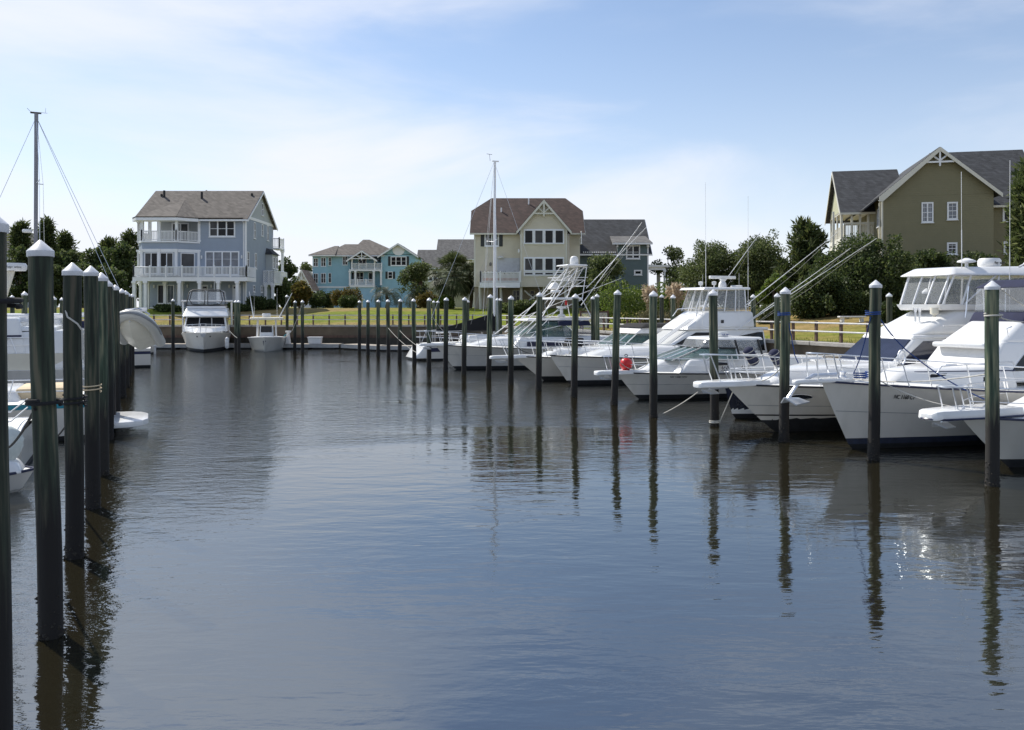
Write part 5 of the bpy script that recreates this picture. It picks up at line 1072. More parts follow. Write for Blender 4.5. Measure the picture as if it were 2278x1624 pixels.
# ---- far dock: cabin cruiser bow-on
b=Boat('cabin_cruiser','white cabin cruiser at the far dock facing the camera, black-framed flybridge enclosure','boat',(fx(452,63.3),63.3),R(108),11,3.9,1.55,1.2,.9,boot=.22,bot='bottom_black',bootm='bottom_black',flare=1.25,full=3.2,entry=2.2,sp=1.2,group='boats at the far floating dock',rub=None); b.near=-1
c=b.frus('foredeck_trunk','gelcoat',.9,4.2,1.5,1.6,4.2,1.85,.7,1.75,.5,1.6,.12,4,zt=2.0)
c=b.frus('deckhouse','gelcoat',3.6,10,1.5,4.7,9.8,2.75,1.7,1.85,1.5,1.75,.1,4); b.win(c,'front',.04,.96,.35,.9,'glass_dark','windshield',.04)
for u in(.35,.65): b.tube('windshield_frame','gelcoat',[b.fp(c,'front',u,.35)+V3((-.03,0,0)),b.fp(c,'front',u,.9)+V3((-.03,0,0))],.03)
for f in('near','far'): b.win(c,f,.1,.9,.4,.85,'glass_dark','side_window',.035)
c=b.frus('flybridge_brow','gelcoat',4.0,9.5,2.72,5.3,9.4,3.42,1.78,1.85,1.55,1.75,.12,4)
b.frus('bridge_coaming','gelcoat',5.2,9.2,3.4,5.3,9.2,3.62,1.5,1.6,1.5,1.6,.05,2)
c=b.frus('bridge_enclosure','vinyl',5.3,8.8,3.62,5.8,8.6,4.9,1.55,1.6,1.3,1.45,.12,4)
for sg in(-1,1):
    pts=[b.fp(c,'front',.5+sg*(.04),.04),b.fp(c,'front',.5+sg*.04,.93),b.fp(c,'front',.5+sg*.42,.93),b.fp(c,'front',.5+sg*.44,.35),b.fp(c,'front',.5+sg*.36,.1),b.fp(c,'front',.5+sg*.18,.04),b.fp(c,'front',.5+sg*.04,.04)]
    b.tube('window_piping','rubber',[q+V3((-.03,0,0)) for q in pts],.035)
b.tube('bimini_frame','rubber',[b.fp(c,'front',0,0),b.fp(c,'front',0,.85),b.fp(c,'front',.1,1.02),b.fp(c,'front',.9,1.02),b.fp(c,'front',1,.85),b.fp(c,'front',1,0),b.fp(c,'front',0,0)],.05)
b.frus('aft_hardtop','gelcoat',7.5,11,3.95,7.5,11,4.08,2.1,2.1,2.05,2.05,.05,2)
for sg in(-1,1): b.tube('hardtop_leg','gelcoat',[(8,sg*1.95,1.5),(8,sg*1.95,4)],.08)
b.rail(.4,6,.65,.6,6,.3,True,.12); link('anchor',MB().plate([(-.25,-.22,1.5),(-.25,.22,1.5),(-.2,.1,1.2),(-.2,-.1,1.2)],.08).mesh('anchor','alu'),b.root)
for sg in(-1,1):
    q=b.pt(.06,('t',.8),sg); link('fairlead',MB().ell(q,(.09,.05,.07)).mesh('fairlead','rubber'),b.root)
b.antenna(6.5,-.6,4.9,2.4)
fender('white fender hanging at the cabin cruiser starboard side',(fx(505,64.5),64.5,.25),.9,.15,(0,0,0),'plastic_white')
# centre console bow-on
b=Boat('center_console','grey center-console fishing boat with T-top, bow toward the camera','boat',(fx(588,63.6),63.6),R(104),8.5,3.0,1.2,.95,.6,top='hull_grey',boot=.12,bot='hull_grey',flare=1.15,full=3.0,entry=2.4,group='boats at the far floating dock',rub='plastic_white')
c=b.frus('console','gelcoat',3.2,4.8,.9,3.5,4.7,2.0,.55,.6,.5,.5,.08,3); b.win(c,'front',.08,.92,.5,.95,'glass_dark','windscreen')
for x in(3.3,4.9):
    for sg in(-1,1): b.tube('t_top_leg','alu_white',[(x,sg*.75,.9),(x+.1,sg*.7,2.55)],.04)
b.frus('t_top','gelcoat_cream',2.7,5.6,2.55,2.8,5.5,2.66,1.3,1.35,1.2,1.25,.06,3); b.radar(3.6,0,2.7,.35,.28)
b.rod((3.6,-1.0,2.65),(3.9,-2.0,4.65),.05,guy=False); b.rod((3.6,1.0,2.65),(3.9,1.35,4.75),.05,guy=False); b.antenna(4.4,-.8,2.66,2.4); b.antenna(4.4,1.0,2.66,2.2)
link('hull_emblem',MB().plate([b.pt(.02,('t',.75),s_)+V3((-.08,0,0)) for s_ in(-1,1)]+[b.pt(.03,('t',.42),1)+V3((-.1,-.05,0))],.03).mesh('hull_emblem','stripe_navy'),b.root)
# ---- left side boats (stern to the channel)
RL=BR+math.pi
def lboat(name,label,stern,L,*a,**k):
    # stern = point of the transom at the waterline; the boat runs away to the left with its bow at the left dock
    bt=Boat(name,label,k.pop('cat','boat'),(stern[0]-VV.x*L,stern[1]-VV.y*L),BR,L,*a,**k); return bt
p_=at(252,954,23.4)
b=lboat('swim_platform_cruiser','white boat with teal deck stripe and swim platform between the left pilings',(p_.x-.1,p_.y),11,3.5,1.3,1.0,1.2,boot=.13,stripe=('stripe_teal',.86,.99),flare=1.1,rub=None,group='boats along the left dock')
secs=[]
for x,w_ in((10.9,1.3),(11.5,1.25),(11.85,1.0),(12.0,.6)): secs.append([V3((x,-w_,.22)),V3((x,-w_,.38)),V3((x,w_,.38)),V3((x,w_,.22))])
link('swim_platform',MB().loft(secs).mesh('swim_platform','gelcoat',bevel=.03,smooth=40),b.root)
b.frus('coachroof','gelcoat',3,9,.95,3.6,8.8,1.35,1.1,1.3,.9,1.1,.1,3)
for h_ in(.3,.6): b.tube('side_rail','steel',[b.edge(4,-1)+V3((0,0,h_)),b.edge(7,-1)+V3((0,0,h_)),b.edge(10.5,-1)+V3((0,0,h_))],.018)
for x in(4,5.5,7,8.7,10.4): e_=b.edge(x,-1); b.tube('stanchion','steel',[e_,e_+V3((0.15,0,.62))],.016)
b.frus('cockpit_cushion','canvas_beige',8.8,10.2,1.0,8.8,10.2,1.35,.9,.9,.9,.9,.06,2); m=MB().ell((7.6,-1.0,1.45),(.3,.2,.1)); link('black_bag',m.mesh('black_bag','canvas_black',smooth=60),b.root)
b.tube('boat_hook','plastic_white',[(10.6,-1.2,.5),(10.6,-1.25,1.9)],.02)
p_=at(66,990,18.6)
b=lboat('anchor_roller_boat','shaded grey hull with white rim partly hidden behind the left edge piling',(p_.x,p_.y),9,3.1,1.3,.85,.9,top='hull_grey',boot=.1,flare=1.1,rub='plastic_white',group='boats along the left dock')
for h_ in(.25,.45): b.tube('stern_rail','steel',[b.edge(5,-1)+V3((0,0,h_)),b.edge(8.8,-1)+V3((0,0,h_)),b.edge(8.8,1)+V3((0,0,h_))],.018)
b.frus('coachroof','gelcoat',2,7,.85,2.5,6.8,1.3,1.0,1.2,.8,1.0,.1,3)
# skiff with bagged outboard: outboard end towards the channel
p_=at(66,1090,15.8)
b=Boat('tender','small white tender with navy edge and plastic-bagged outboard beside the nearest pilings','boat',(p_.x+.1,p_.y),RL,3.6,1.6,.42,.42,.25,boot=.06,bot='hull_grey',flare=.8,full=4,entry=3,sp=1,rub='stripe_navy',group='boats along the left dock'); b.near=1
b.frus('bow_locker','gelcoat',.15,1.2,.38,.3,1.1,.62,.35,.7,.25,.6,.08,3)
m=MB(); rnd=random.Random(4); prof=[(.09,.6),(.16,.68),(.24,.85),(.27,1.0),(.22,1.15),(.12,1.24),(.02,1.26)]
vs=[];nn_=14
for r_,z_ in prof:
    for k in range(nn_): 
        a_=2*math.pi*k/nn_; q=1+.14*math.sin(3*a_+z_*4)+.08*rnd.uniform(-1,1); vs.append((.42+r_*q*math.cos(a_)+(z_-.6)*.15,r_*q*math.sin(a_),z_))
m.add(vs,[(i*nn_+k,i*nn_+(k+1)%nn_,(i+1)*nn_+(k+1)%nn_,(i+1)*nn_+k) for i in range(len(prof)-1) for k in range(nn_)]); link('outboard_cover',m.mesh('outboard_cover','plastic_bag',smooth=35),b.root)
# big motor yacht with radar mast
p_=at(66,850,33)
b=lboat('radar_mast_yacht','cream-hulled motor yacht with pale slanted radar mast behind the left pilings',(p_.x+1.6,p_.y+.5),14,4.4,2.0,1.75,1.0,top='gelcoat_cream',boot=.15,flare=1.1,rub=None,group='boats along the left dock')
b.frus('deckhouse','gelcoat',4,12.5,1.7,5,12.2,3.1,1.8,2.0,1.6,1.85,.12,4); b.frus('side_stripe','stripe_navy',6,12.3,2.35,6,12.3,2.45,1.95,1.97,1.95,1.97,.01,1)
b.frus('aft_cabin','gelcoat',9,13.6,1.7,9.2,13.4,2.75,1.95,1.85,1.85,1.75,.12,4); b.win(b.c,'near',.1,.8,.5,.85,'glass_dark','side_window')
b.frus('radar_mast','gelcoat_cream',10.85,11.25,2.7,11.6,11.85,4.93,.3,.3,.12,.12,.04,2); b.radar(11.85,0,4.93,.42,.3,'Raymarine')
b.text('Osprey',(11.9,-1.9,1.25),.26,None,'ink',name='boat_name') if False else None
b.rail(9,13.2,.6,.6,4,None,True,.1)
p_=at(150,815,40)
b=lboat('striped_cruiser','white cruiser with black side stripes glimpsed between the tall left pilings',(p_.x+1.5,p_.y),11,3.8,1.5,1.2,1.0,boot=.14,flare=1.1,rub=None,group='boats along the left dock',stripe=('stripe_black',.7,.84))
b.frus('deckhouse','gelcoat',3,10,1.2,3.8,9.8,2.6,1.6,1.75,1.4,1.6,.12,4); b.win(b.c,'near',.1,.9,.2,.34,'stripe_black','side_stripe'); b.win(b.c,'near',.15,.85,.5,.85,'glass_dark','side_window'); b.frus('bridge','gelcoat',5,9.5,2.6,5.6,9.4,3.2,1.4,1.5,1.2,1.4,.12,4)
b.rail(7,10.8,.65,.65,4,None,True,.1)
# sailboat behind the left pilings
dm=47; mx=fx(78.5,dm)
b=Boat('masted_sailboat','sailboat behind the left pilings with a tall grey mast and stays','sailboat',(mx-VV.x*5,dm-VV.y*5),BR,11,3.4,1.3,1.1,1.2,boot=.13,flare=1.0,stripe=('stripe_navy',.7,.85),rub=None,group='boats along the left dock')
b.frus('coachroof','gelcoat',3.5,8,1.1,4,7.8,1.55,1.0,1.1,.8,.95,.1,3)
zt=fz(252,dm); b.tube('mast','mast_shaded',[(5,0,1.2),(5.05,0,zt)],.105,10); b.box('masthead','rubber',4.75,5.3,-.05,.05,zt-.02,zt+.06,.01,1)
link('wind_vane',MB().tube([(4.6,0,zt+.25),(4.75,0,zt+.08),(5.6,0,zt+.06)],.014,4).tube([(5.5,0,zt+.06),(5.52,0,zt+.35)],.01,4).mesh('wind_vane','alu'),b.root)
for e_ in((10.8,0,1.2),(.1,0,1.3),(10.3,1,1.2)): b.tube('stay','steel',[V3((5.05,0,zt-.2)),V3(e_)],.013,4)
for sg in(-1,1): b.tube('spreader','alu',[(5.03,0,zt-4),(5.3,sg*.9,zt-3.9)],.03,5); b.tube('stay','steel',[(5.05,0,zt-.1),(5.3,sg*.9,zt-3.9),(5.4,sg*1.5,1.1)],.011,4)
b.tube('boom','alu',[(5,0,2.3),(9,0,2.2)],.08,8); b.frus('sail_cover','canvas_navy',5.1,9,2.3,5.1,9,2.7,.15,.12,.08,.06,.05,2)
b.radar(4.6,0,fz(518,dm),.25,.18)
# pale boat with folded awning poles behind the far left pilings
p_=at(262,760,32.5)
b=lboat('davit_boat','white boat at the far end of the left pilings carrying the inflatable',(p_.x-.7,p_.y+1.2),10,3.6,1.3,1.1,1.0,boot=.14,flare=1.1,rub=None,group='boats along the left dock')
b.frus('deckhouse','gelcoat',3,9,1.1,3.8,8.8,2.6,1.5,1.6,1.3,1.5,.12,4)
for k in range(4): b.tube('awning_pole','plastic_white',[(6.5,-1.2+.2*k,2.9+.05*k),(11.2,-1.3+.25*k,3.35+.04*k)],.035)
for y in(-1.1,.5): b.tube('davit','steel',[(9.6,y,1.1),(9.8,y,3.2),(10.9,y,3.45),(11.3,y,3.2)],.04)
# hanging inflatable dinghy, bottom towards the camera
rib=thing('inflatable_dinghy','grey-white inflatable dinghy hung on davits with its bottom showing','dinghy',(fx(300,29.3),29.3,fz(729,29.3)),0); rib.scale=(.74,.74,.74)
rib.rotation_euler=(R(-4),R(-24),R(-78))
def rp(t): # U-shaped tube centre line, bow to +x
    if t<0: return V3((t*2.2,-.84,0))
    if t>1: return V3((-(t-1)*2.2,.84,0))
    a_=-math.pi/2+t*math.pi; return V3((1.05*math.cos(a_),.84*math.sin(a_),.22*math.cos(a_)**2))
C_=[rp(-.8+2.6*i/48) for i in range(49)]
link('tube',MB().tube(C_,.25,14).mesh('tube','hull_grey',smooth=60),rib)
secs=[]
for x,w_,kz,tz in((-1.7,.72,-.5,-.12),(-.6,.74,-.55,-.12),(.2,.66,-.52,-.08),(.6,.48,-.42,-.02),(.85,.28,-.28,.05),(1.08,.03,-.02,.12)): secs.append([V3((x,-w_,tz)),V3((x,-w_*.45,(tz*.4+kz*.6))),V3((x,0,kz)),V3((x,w_*.45,(tz*.4+kz*.6))),V3((x,w_,tz)),V3((x,0,tz+.05))])
link('hull',MB().loft(secs).mesh('hull','gelcoat_cream',smooth=15),rib); link('seat',MB().box(-.6,-.35,-.7,.7,.1,.16).mesh('seat','alu'),rib)
link('valve_patch',MB().ell((.35,.95,.16),(.16,.05,.07)).mesh('valve_patch','canvas_grey'),rib)
link('rubbing_strake',MB().tube([q+((q-V3((-.3,0,q.z))).normalized()*.245 if i not in() else V3()) for i,q in enumerate(C_[10:39])],.07,6).mesh('rubbing_strake','strake_grey',smooth=60),rib)
link('bow_eye',MB().lathe([(.02,-.03),(.05,0),(.02,.03)],8,(1.02,0,-.1)).mesh('bow_eye','steel'),rib)
# two small craft at the end of the left row
p_=wat(318,806)
b=Boat('white_stern_boat','low white hull poking out past the last left pilings','boat',(p_.x+.3,p_.y),RL+.1,6,2.3,.95,.8,.9,boot=.1,flare=1.2,rub=None,group='small craft at the left end of the basin'); b.near=1
p_=wat(340,787)
b=small_boat('white outboard skiff with dark engine beyond the hanging dinghy',(p_.x-4.2,p_.y-.5),0.05,4.2,1.9,.7,None,1); b.root['group']='small craft at the left end of the basin'
# ------------------------------------------------------------------ vegetation
def leaves(m,c,rad,n,size,rnd,shell=.55,asp=1.0,droop=0):
    for k in range(n):
        v=V3((rnd.gauss(0,1),rnd.gauss(0,1),rnd.gauss(0,1))); v.normalize(); rr=(shell+(1-shell)*rnd.random()**.6)*rnd.uniform(.85,1.12)
        p_=V3((c[0]+v.x*rad[0]*rr,c[1]+v.y*rad[1]*rr,c[2]+v.z*rad[2]*rr))
        a=V3((rnd.uniform(-1,1),rnd.uniform(-1,1),rnd.uniform(-1,1)))+v*.4+V3((0,0,droop)); a.normalize(); b=a.cross(V3((rnd.uniform(-1,1),rnd.uniform(-1,1),rnd.uniform(-1,1)))); 
        if b.length<.05: continue
        b.normalize(); s=size*rnd.uniform(.6,1.35); a*=s*asp; b*=s*.5/ (asp**.5)
        m.v+= [p_-b*.3,p_+a*.5-b,p_+a,p_+a*.5+b]; i=len(m.v)-4; m.f.append((i,i+1,i+2,i+3))
def fmesh(m,name,mt):
    me=bpy.data.meshes.new(name); me.from_pydata([tuple(v) for v in m.v],[],m.f); me.materials.append(M[mt]); return me
def limb(m,a,b,r0,r1,rnd,n=5): 
    a=V3(a);b=V3(b); pts=[a.lerp(b,i/n)+V3((rnd.uniform(-1,1),rnd.uniform(-1,1),0))*(.06*(b-a).length*(0<i<n)) for i in range(n+1)]; m.tube(pts,r0,7,r1=r1)
def tree(name,label,x,y,h,wd,mt,seed=0,leaf_=.34,n=3200,trunk=.28,low=.25,lobes=13,cat='tree',group=None,round_=.62,zg=None,r0=.17,depth=1.0,asp=1.2):
    rnd=random.Random(seed*77+5); z0=(ground_z(x,y)-.1) if zg is None else zg; h=h+0; root=thing(name,label,cat,(x,y,z0),0,group)
    cz=h*(low+1)/2; L=[]
    for k in range(lobes):
        a=rnd.random()*6.283; t=rnd.random(); zz_=low*h+(h*(1-low))*(.12+.76*t); env=math.sin(math.pi*min(1,.18+.72*t))**.7; rr=wd*.5*env*rnd.uniform(.3,.86)
        s=wd*rnd.uniform(.15,.27); L.append((V3((rr*math.cos(a),rr*math.sin(a)*depth,zz_)),(s,s*depth,s*round_*1.2)))
    for k in range(lobes//2):   # stray sprays that break the outline
        a=rnd.random()*6.283; t=rnd.uniform(.25,1); rr=wd*.5*rnd.uniform(.7,1.0)*math.cos((t-.4)*1.5); s=wd*rnd.uniform(.05,.10); L.append((V3((rr*math.cos(a),rr*math.sin(a)*depth,h*(low+(1-low)*t*rnd.uniform(.9,1.02)))),(s,s,s*1.1)))
    L.append((V3((0,0,h*.9-.0)),(wd*.16,wd*.16,h*.1)))
    m=MB()
    tot=sum(l_[1][0]**2 for l_ in L)
    for c,s in L: leaves(m,c,s,int(n*s[0]**2/tot),leaf_,rnd,.35,asp)
    link('crown',fmesh(m,'crown',mt),root)
    m=MB(); tp=V3((rnd.uniform(-.3,.3),rnd.uniform(-.3,.3),h*.72)); limb(m,(0,0,-.3),tp,r0*1.2,r0*.35,rnd)
    for c,s in L[:8]: limb(m,V3((0,0,max(.1,c.z*.45))).lerp(tp,.1),c,r0*.45,r0*.12,rnd,3)
    link('trunk',m.mesh('trunk','bark',smooth=60),root); return root
def pine(name,label,x,y,h,wd,seed,mt='leaf_pine',low=.35,n=2600,tuft=.5,group=None,flat=.35,r0=.16,zg=None,spread=1.0):
    rnd=random.Random(seed); z0=(ground_z(x,y)-.1) if zg is None else zg; root=thing(name,label,'pine',(x,y,z0),0,group); m=MB(); t=MB(); limb(t,(0,0,-.3),(rnd.uniform(-.4,.4),0,h*.97),r0,.04,rnd,7)
    k=0; N_=int(16+h*1.2)
    for i in range(N_):
        u=low+(1-low)*i/N_; a=i*2.4+rnd.random(); ln=spread*wd*.5*(1-(u-low)/(1-low)*.8)*rnd.uniform(.5,1.1); b0=V3((0,0,h*u)); e=V3((ln*math.cos(a),ln*math.sin(a),h*u+ln*rnd.uniform(.1,.5)))
        limb(t,b0,e,.05,.02,rnd,3)
        for q in(.45,.75,1.0): leaves(m,b0.lerp(e,q),(tuft,tuft,tuft*flat*1.6),int(n/N_/3),.20 if n>5000 else .28,rnd,.1,2.6,.5)
    leaves(m,(0,0,h),(tuft*.7,tuft*.7,tuft),60,.28,rnd,.1,2.0,.8)
    link('crown',fmesh(m,'crown',mt),root); link('trunk',t.mesh('trunk','bark',smooth=60),root); return root
def shrub(name,label,x,y,h,wd,mt,seed=0,n=1300,leaf_=.22,group=None,cat='shrub',depth=1,zg=None):
    rnd=random.Random(seed*31+2); z0=(ground_z(x,y)-.1) if zg is None else zg; root=thing(name,label,cat,(x,y,z0),0,group); m=MB(); t=MB()
    k=max(5,int(wd*2)); 
    for i in range(k):
        u=(i+.5)/k*2-1; c=V3((u*wd*.42,rnd.uniform(-.3,.3)*wd*.5*depth,h*rnd.uniform(.35,.62))); s=(wd*.5/k*2.2+.2,min(wd*.3,1.3)*depth+.1,h*rnd.uniform(.34,.46)); leaves(m,c,s,n//k,leaf_,rnd,.45,1.1); limb(t,(c.x*.5,c.y*.5,-.1),c,.05,.02,rnd,3)
    link('foliage',fmesh(m,'foliage',mt),root); link('stems',t.mesh('stems','bark'),root); return root
def fanpalm(label,x,y,h,wd,seed,mt='leaf_palm',fans=44,zg=None,r0=.22):
    rnd=random.Random(seed); z0=(ground_z(x,y)-.1) if zg is None else zg; root=thing('palm_tree',label,'palm',(x,y,z0)); t=MB(); limb(t,(0,0,-.3),(0,0,h*.62),r0,r0*.9,rnd,5); link('trunk',t.mesh('trunk','bark',smooth=60),root); m=MB()
    R_=wd*.5; c0=V3((0,0,h*.6))
    for k in range(fans):
        a=k*2.39996; el=R(rnd.uniform(-55,85)); L=R_*rnd.uniform(.45,.68); d_=V3((math.cos(a)*math.cos(el),math.sin(a)*math.cos(el),math.sin(el))); e=c0+d_*L; m.tube([c0,e],.02,3,caps=False)
        s=d_.cross(V3((0,0,1))); s=s.normalized() if s.length>.05 else V3((1,0,0)); nb=13
        for i in range(nb):
            w_=(i/(nb-1)*2-1)*1.25; q=(d_*math.cos(w_)+s*math.sin(w_)); ln=R_*.5*rnd.uniform(.85,1.1)*(1-.25*abs(w_)); wv=(q.cross(s.cross(d_))).normalized()*.055
            tip=e+q*ln+V3((0,0,-ln*.42)); md=e+q*ln*.55+V3((0,0,-ln*.06)); m.v+=[e-wv*.4,md-wv,tip,md+wv]; j=len(m.v)-4; m.f.append((j,j+1,j+2,j+3))
    link('crown',fmesh(m,'crown',mt),root); return root
def featherpalm(label,x,y,h,wd,seed,mt='leaf_blue',fr=30,zg=None):
    rnd=random.Random(seed); z0=(ground_z(x,y)-.1) if zg is None else zg; root=thing('pindo_palm',label,'palm',(x,y,z0)); t=MB(); limb(t,(0,0,-.3),(0,0,h*.4),.2,.2,rnd,4); link('trunk',t.mesh('trunk','bark',smooth=60),root); m=MB(); c0=V3((0,0,h*.4))
    for k in range(fr):
        a=k*2.39996; el=R(rnd.uniform(0,80)); L=wd*.62; pts=[]; p_=c0.copy(); e_=el
        for i in range(9): pts.append(p_.copy()); p_=p_+V3((math.cos(a)*math.cos(e_),math.sin(a)*math.cos(e_),math.sin(e_)))*(L/8); e_-=R(17)
        m.tube(pts,.018,3,caps=False)
        for i in range(2,9):
            for j in range(3):
                q=pts[i-1].lerp(pts[i],j/3); d_=(pts[i]-pts[i-1]).normalized(); s=d_.cross(V3((0,0,1)))
                s=s.normalized() if s.length>.05 else V3((1,0,0))
                for sg in(-1,1):
                    tip=q+s*sg*.42+d_*.3+V3((0,0,rnd.uniform(-.15,.18))); wv=d_*.03; m.v+=[q-wv,q+wv,tip]; b_=len(m.v)-3; m.f.append((b_,b_+1,b_+2))
    link('crown',fmesh(m,'crown',mt),root); return root
def pampas(label,x,y,h,wd,seed):
    rnd=random.Random(seed); z0=ground_z(x,y)-.1; root=thing('pampas_grass',label,'grass clump',(x,y,z0),0,'pampas grass clumps'); m=MB(); t=MB()
    for k in range(420):
        a=rnd.random()*6.283; L=h*rnd.uniform(.7,1.15); el=R(rnd.uniform(45,85)); b0=V3((rnd.uniform(-1,1)*wd*.22,rnd.uniform(-1,1)*wd*.22,0)); d_=V3((math.cos(a)*math.cos(el),math.sin(a)*math.cos(el),math.sin(el))); s=V3((-math.sin(a),math.cos(a),0))*.02; p1=b0+d_*L*.6; p2=p1+V3((math.cos(a)*L*.35,math.sin(a)*L*.35,-L*.05)); m.v+=[b0-s,b0+s,p1+s,p1-s,p2]; i=len(m.v)-5; m.f+=[(i,i+1,i+2,i+3),(i+3,i+2,i+4)]
    for k in range(16):
        a=rnd.random()*6.283; c=V3((math.cos(a)*wd*.3*rnd.random(),math.sin(a)*wd*.3*rnd.random(),h*rnd.uniform(.95,1.25))); leaves(t,c,(.09,.09,.38),40,.14,rnd,.2,1.8,.6); t.tube([V3((c.x*.4,c.y*.4,0)),c],.012,3,caps=False)
    o=link('blades',fmesh(m,'blades','grass_pampas'),root); o['kind']='stuff'; link('plumes',fmesh(t,'plumes','plume'),root); return root
def tp(px,d): return fx(px,d),d
# a tree given by its picture extent: left, right, top, depth
def ext(l_,r_,top,d): return fx((l_+r_)/2,d),d,fz(top,d),(r_-l_)*d/F
def gtree(fn,label,l_,r_,top,d,*a,**k):
    x,y,zt,wd=ext(l_,r_,top,d); z0=ground_z(x,y)-.1
    nm=k.pop('name',None)
    return fn(nm,label,x,y,zt-z0,wd,*a,**k)
gtree(tree,'dark filler tree behind the pampas grass and hardtop',1480,1580,592,80,'leaf_dark',seed=70,name='broadleaf_tree',n=9000,leaf_=.17,low=.0,lobes=22)
gtree(tree,'dark tree low behind the outrigger poles',1590,1720,580,74,'leaf_dark',seed=71,name='broadleaf_tree',n=12000,leaf_=.16,low=.0,lobes=24)
G1='trees behind the left boats'
pine_spots=[(22,70,505,120,11,'flat-topped pine behind the nearest left piling'),(84,122,497,118,12,'tall wispy pine just right of the left mast'),(118,170,528,125,13,'pine with open crown between the left mast and tree mass'),(265,312,524,128,14,'tall pine showing above the trees beside the porch house'),(222,262,540,122,15,'pine tips rising from the left tree mass')]
for l_,r_,t_,d,sd,lab in pine_spots: gtree(pine,lab,l_,r_,t_,d,sd,name='pine_tree',low=.55,tuft=.9,n=3000,group=G1,flat=.6)
for i,(l_,r_,t_,d,mt_,lab) in enumerate([(12,80,548,116,'leaf_dark','dark tree behind the left radar mast'),(70,140,548,112,'leaf_dark','dark rounded tree between the first two tall left pilings'),(120,200,556,115,'leaf_mid','mid-green tree behind the second and third left pilings'),(180,262,548,110,'leaf_dark','broad dark tree above the receding left pilings'),(232,315,536,104,'leaf_dark','large dark tree touching the porch house left side'),(95,150,590,96,'leaf_mid','low olive tree behind the left boats'),(150,215,588,97,'leaf_mid','low rounded tree right of the third left piling'),(205,285,596,94,'leaf_dark','low dark tree left of the porch house deck')]):
    gtree(tree,lab,l_,r_,t_,d,mt_,seed=i+1,name='broadleaf_tree',n=9000,leaf_=.27,low=.06,lobes=26,group=G1)
for i,(l_,r_,t_,d,mt_,lab) in enumerate([(610,668,572,112,'leaf_dark','dark tree right of the porch house landing'),(655,702,580,185,'leaf_mid','distant tree left of the turquoise house'),(612,650,620,98,'leaf_mid','olive bushy tree below the lattice landing'),(640,690,628,104,'leaf_autumn','yellowish shrubby tree right of the lattice landing')]):
    gtree(tree,lab,l_,r_,t_,d,mt_,seed=i+20,name='broadleaf_tree',n=6500,leaf_=.26,low=.04,lobes=20)
gtree(tree,'grey-green olive tree left of the big palm',890,972,584,96,'leaf_mid',seed=31,name='olive_tree',n=9000,leaf_=.17,low=.12,lobes=18)
gtree(tree,'leafy tree in front of the dark teal house',1296,1400,570,82,'leaf_mid',seed=33,name='broadleaf_tree',n=9000,leaf_=.17,low=.22,lobes=18)
gtree(tree,'dark shade tree behind the tuna tower',1275,1345,600,84,'leaf_dark',seed=34,name='broadleaf_tree',n=8000,leaf_=.18,low=.1,lobes=16)
gtree(tree,'thin open tree right of the teal house porch',1452,1532,545,98,'leaf_mid',seed=35,name='broadleaf_tree',n=3200,leaf_=.2,low=.3,lobes=14)
gtree(tree,'huge round dense tree behind the flybridge radar',1515,1668,540,70,'leaf_mid',seed=36,name='live_oak',n=22000,leaf_=.135,low=.02,lobes=38)
gtree(tree,'huge feathery tree left of the pine, behind outrigger poles',1612,1760,522,68,'leaf_mid',seed=37,name='live_oak',n=22000,leaf_=.135,low=.02,lobes=38)
gtree(tree,'yellow-green shrub tree below the outrigger poles',1690,1760,608,57,'leaf_bright',seed=38,name='broadleaf_tree',n=7000,leaf_=.13,low=.1,lobes=14)
gtree(pine,'bushy young pine left of the screened porch',1740,1850,508,60,41,name='young_pine',low=.05,tuft=.42,n=8000,flat=1.0,spread=1.5)
gtree(tree,'dark dense tree below the screened porch',1795,1930,560,56,'leaf_dark',seed=42,name='broadleaf_tree',n=20000,leaf_=.13,low=.03,lobes=26)
gtree(tree,'big dark evergreen shrub tree against the olive gable wall',1850,2028,530,54,'leaf_dark',seed=43,name='broadleaf_tree',n=26000,leaf_=.13,low=.03,lobes=30)
gtree(tree,'dark shrub mass low at the foot of the olive house',1760,1905,612,52,'leaf_dark',seed=44,name='broadleaf_tree',n=18000,leaf_=.13,low=.0,lobes=22)
gtree(tree,'dark shrub row under the olive house windows',2010,2140,560,62,'leaf_dark',seed=45,name='broadleaf_tree',n=15000,leaf_=.14,low=.02,lobes=20)
gtree(tree,'dark shrubs at the right foot of the olive house',2120,2250,566,63,'leaf_dark',seed=46,name='broadleaf_tree',n=15000,leaf_=.14,low=.02,lobes=20)
gtree(pine,'green pine at the right picture edge',2243,2345,392,50,47,name='edge_pine',low=.06,tuft=.8,n=16000,flat=.9,mt='leaf_mid')
gtree(tree,'treetop showing behind the olive house roof',2232,2300,372,95,'leaf_autumn',seed=48,name='broadleaf_tree',n=2500,leaf_=.4,low=.5,lobes=12)
x,y,zt,wd=ext(948,1070,560,90); fanpalm('big shaggy fan palm left of the cream house',x,y,zt-ground_z(x,y),wd,51,fans=130)
x,y,zt,wd=ext(1005,1085,570,92); fanpalm('second fan palm partly behind the big palm',x,y,zt-ground_z(x,y),wd,52,fans=90)
x,y,zt,wd=ext(822,898,620,100); featherpalm('silvery pindo palm in front of the turquoise house',x,y,zt-ground_z(x,y)+.6,wd,53)
x,y,zt,wd=ext(893,965,625,96); featherpalm('arching pindo palm below the olive tree',x,y,zt-ground_z(x,y)+.6,wd,54)
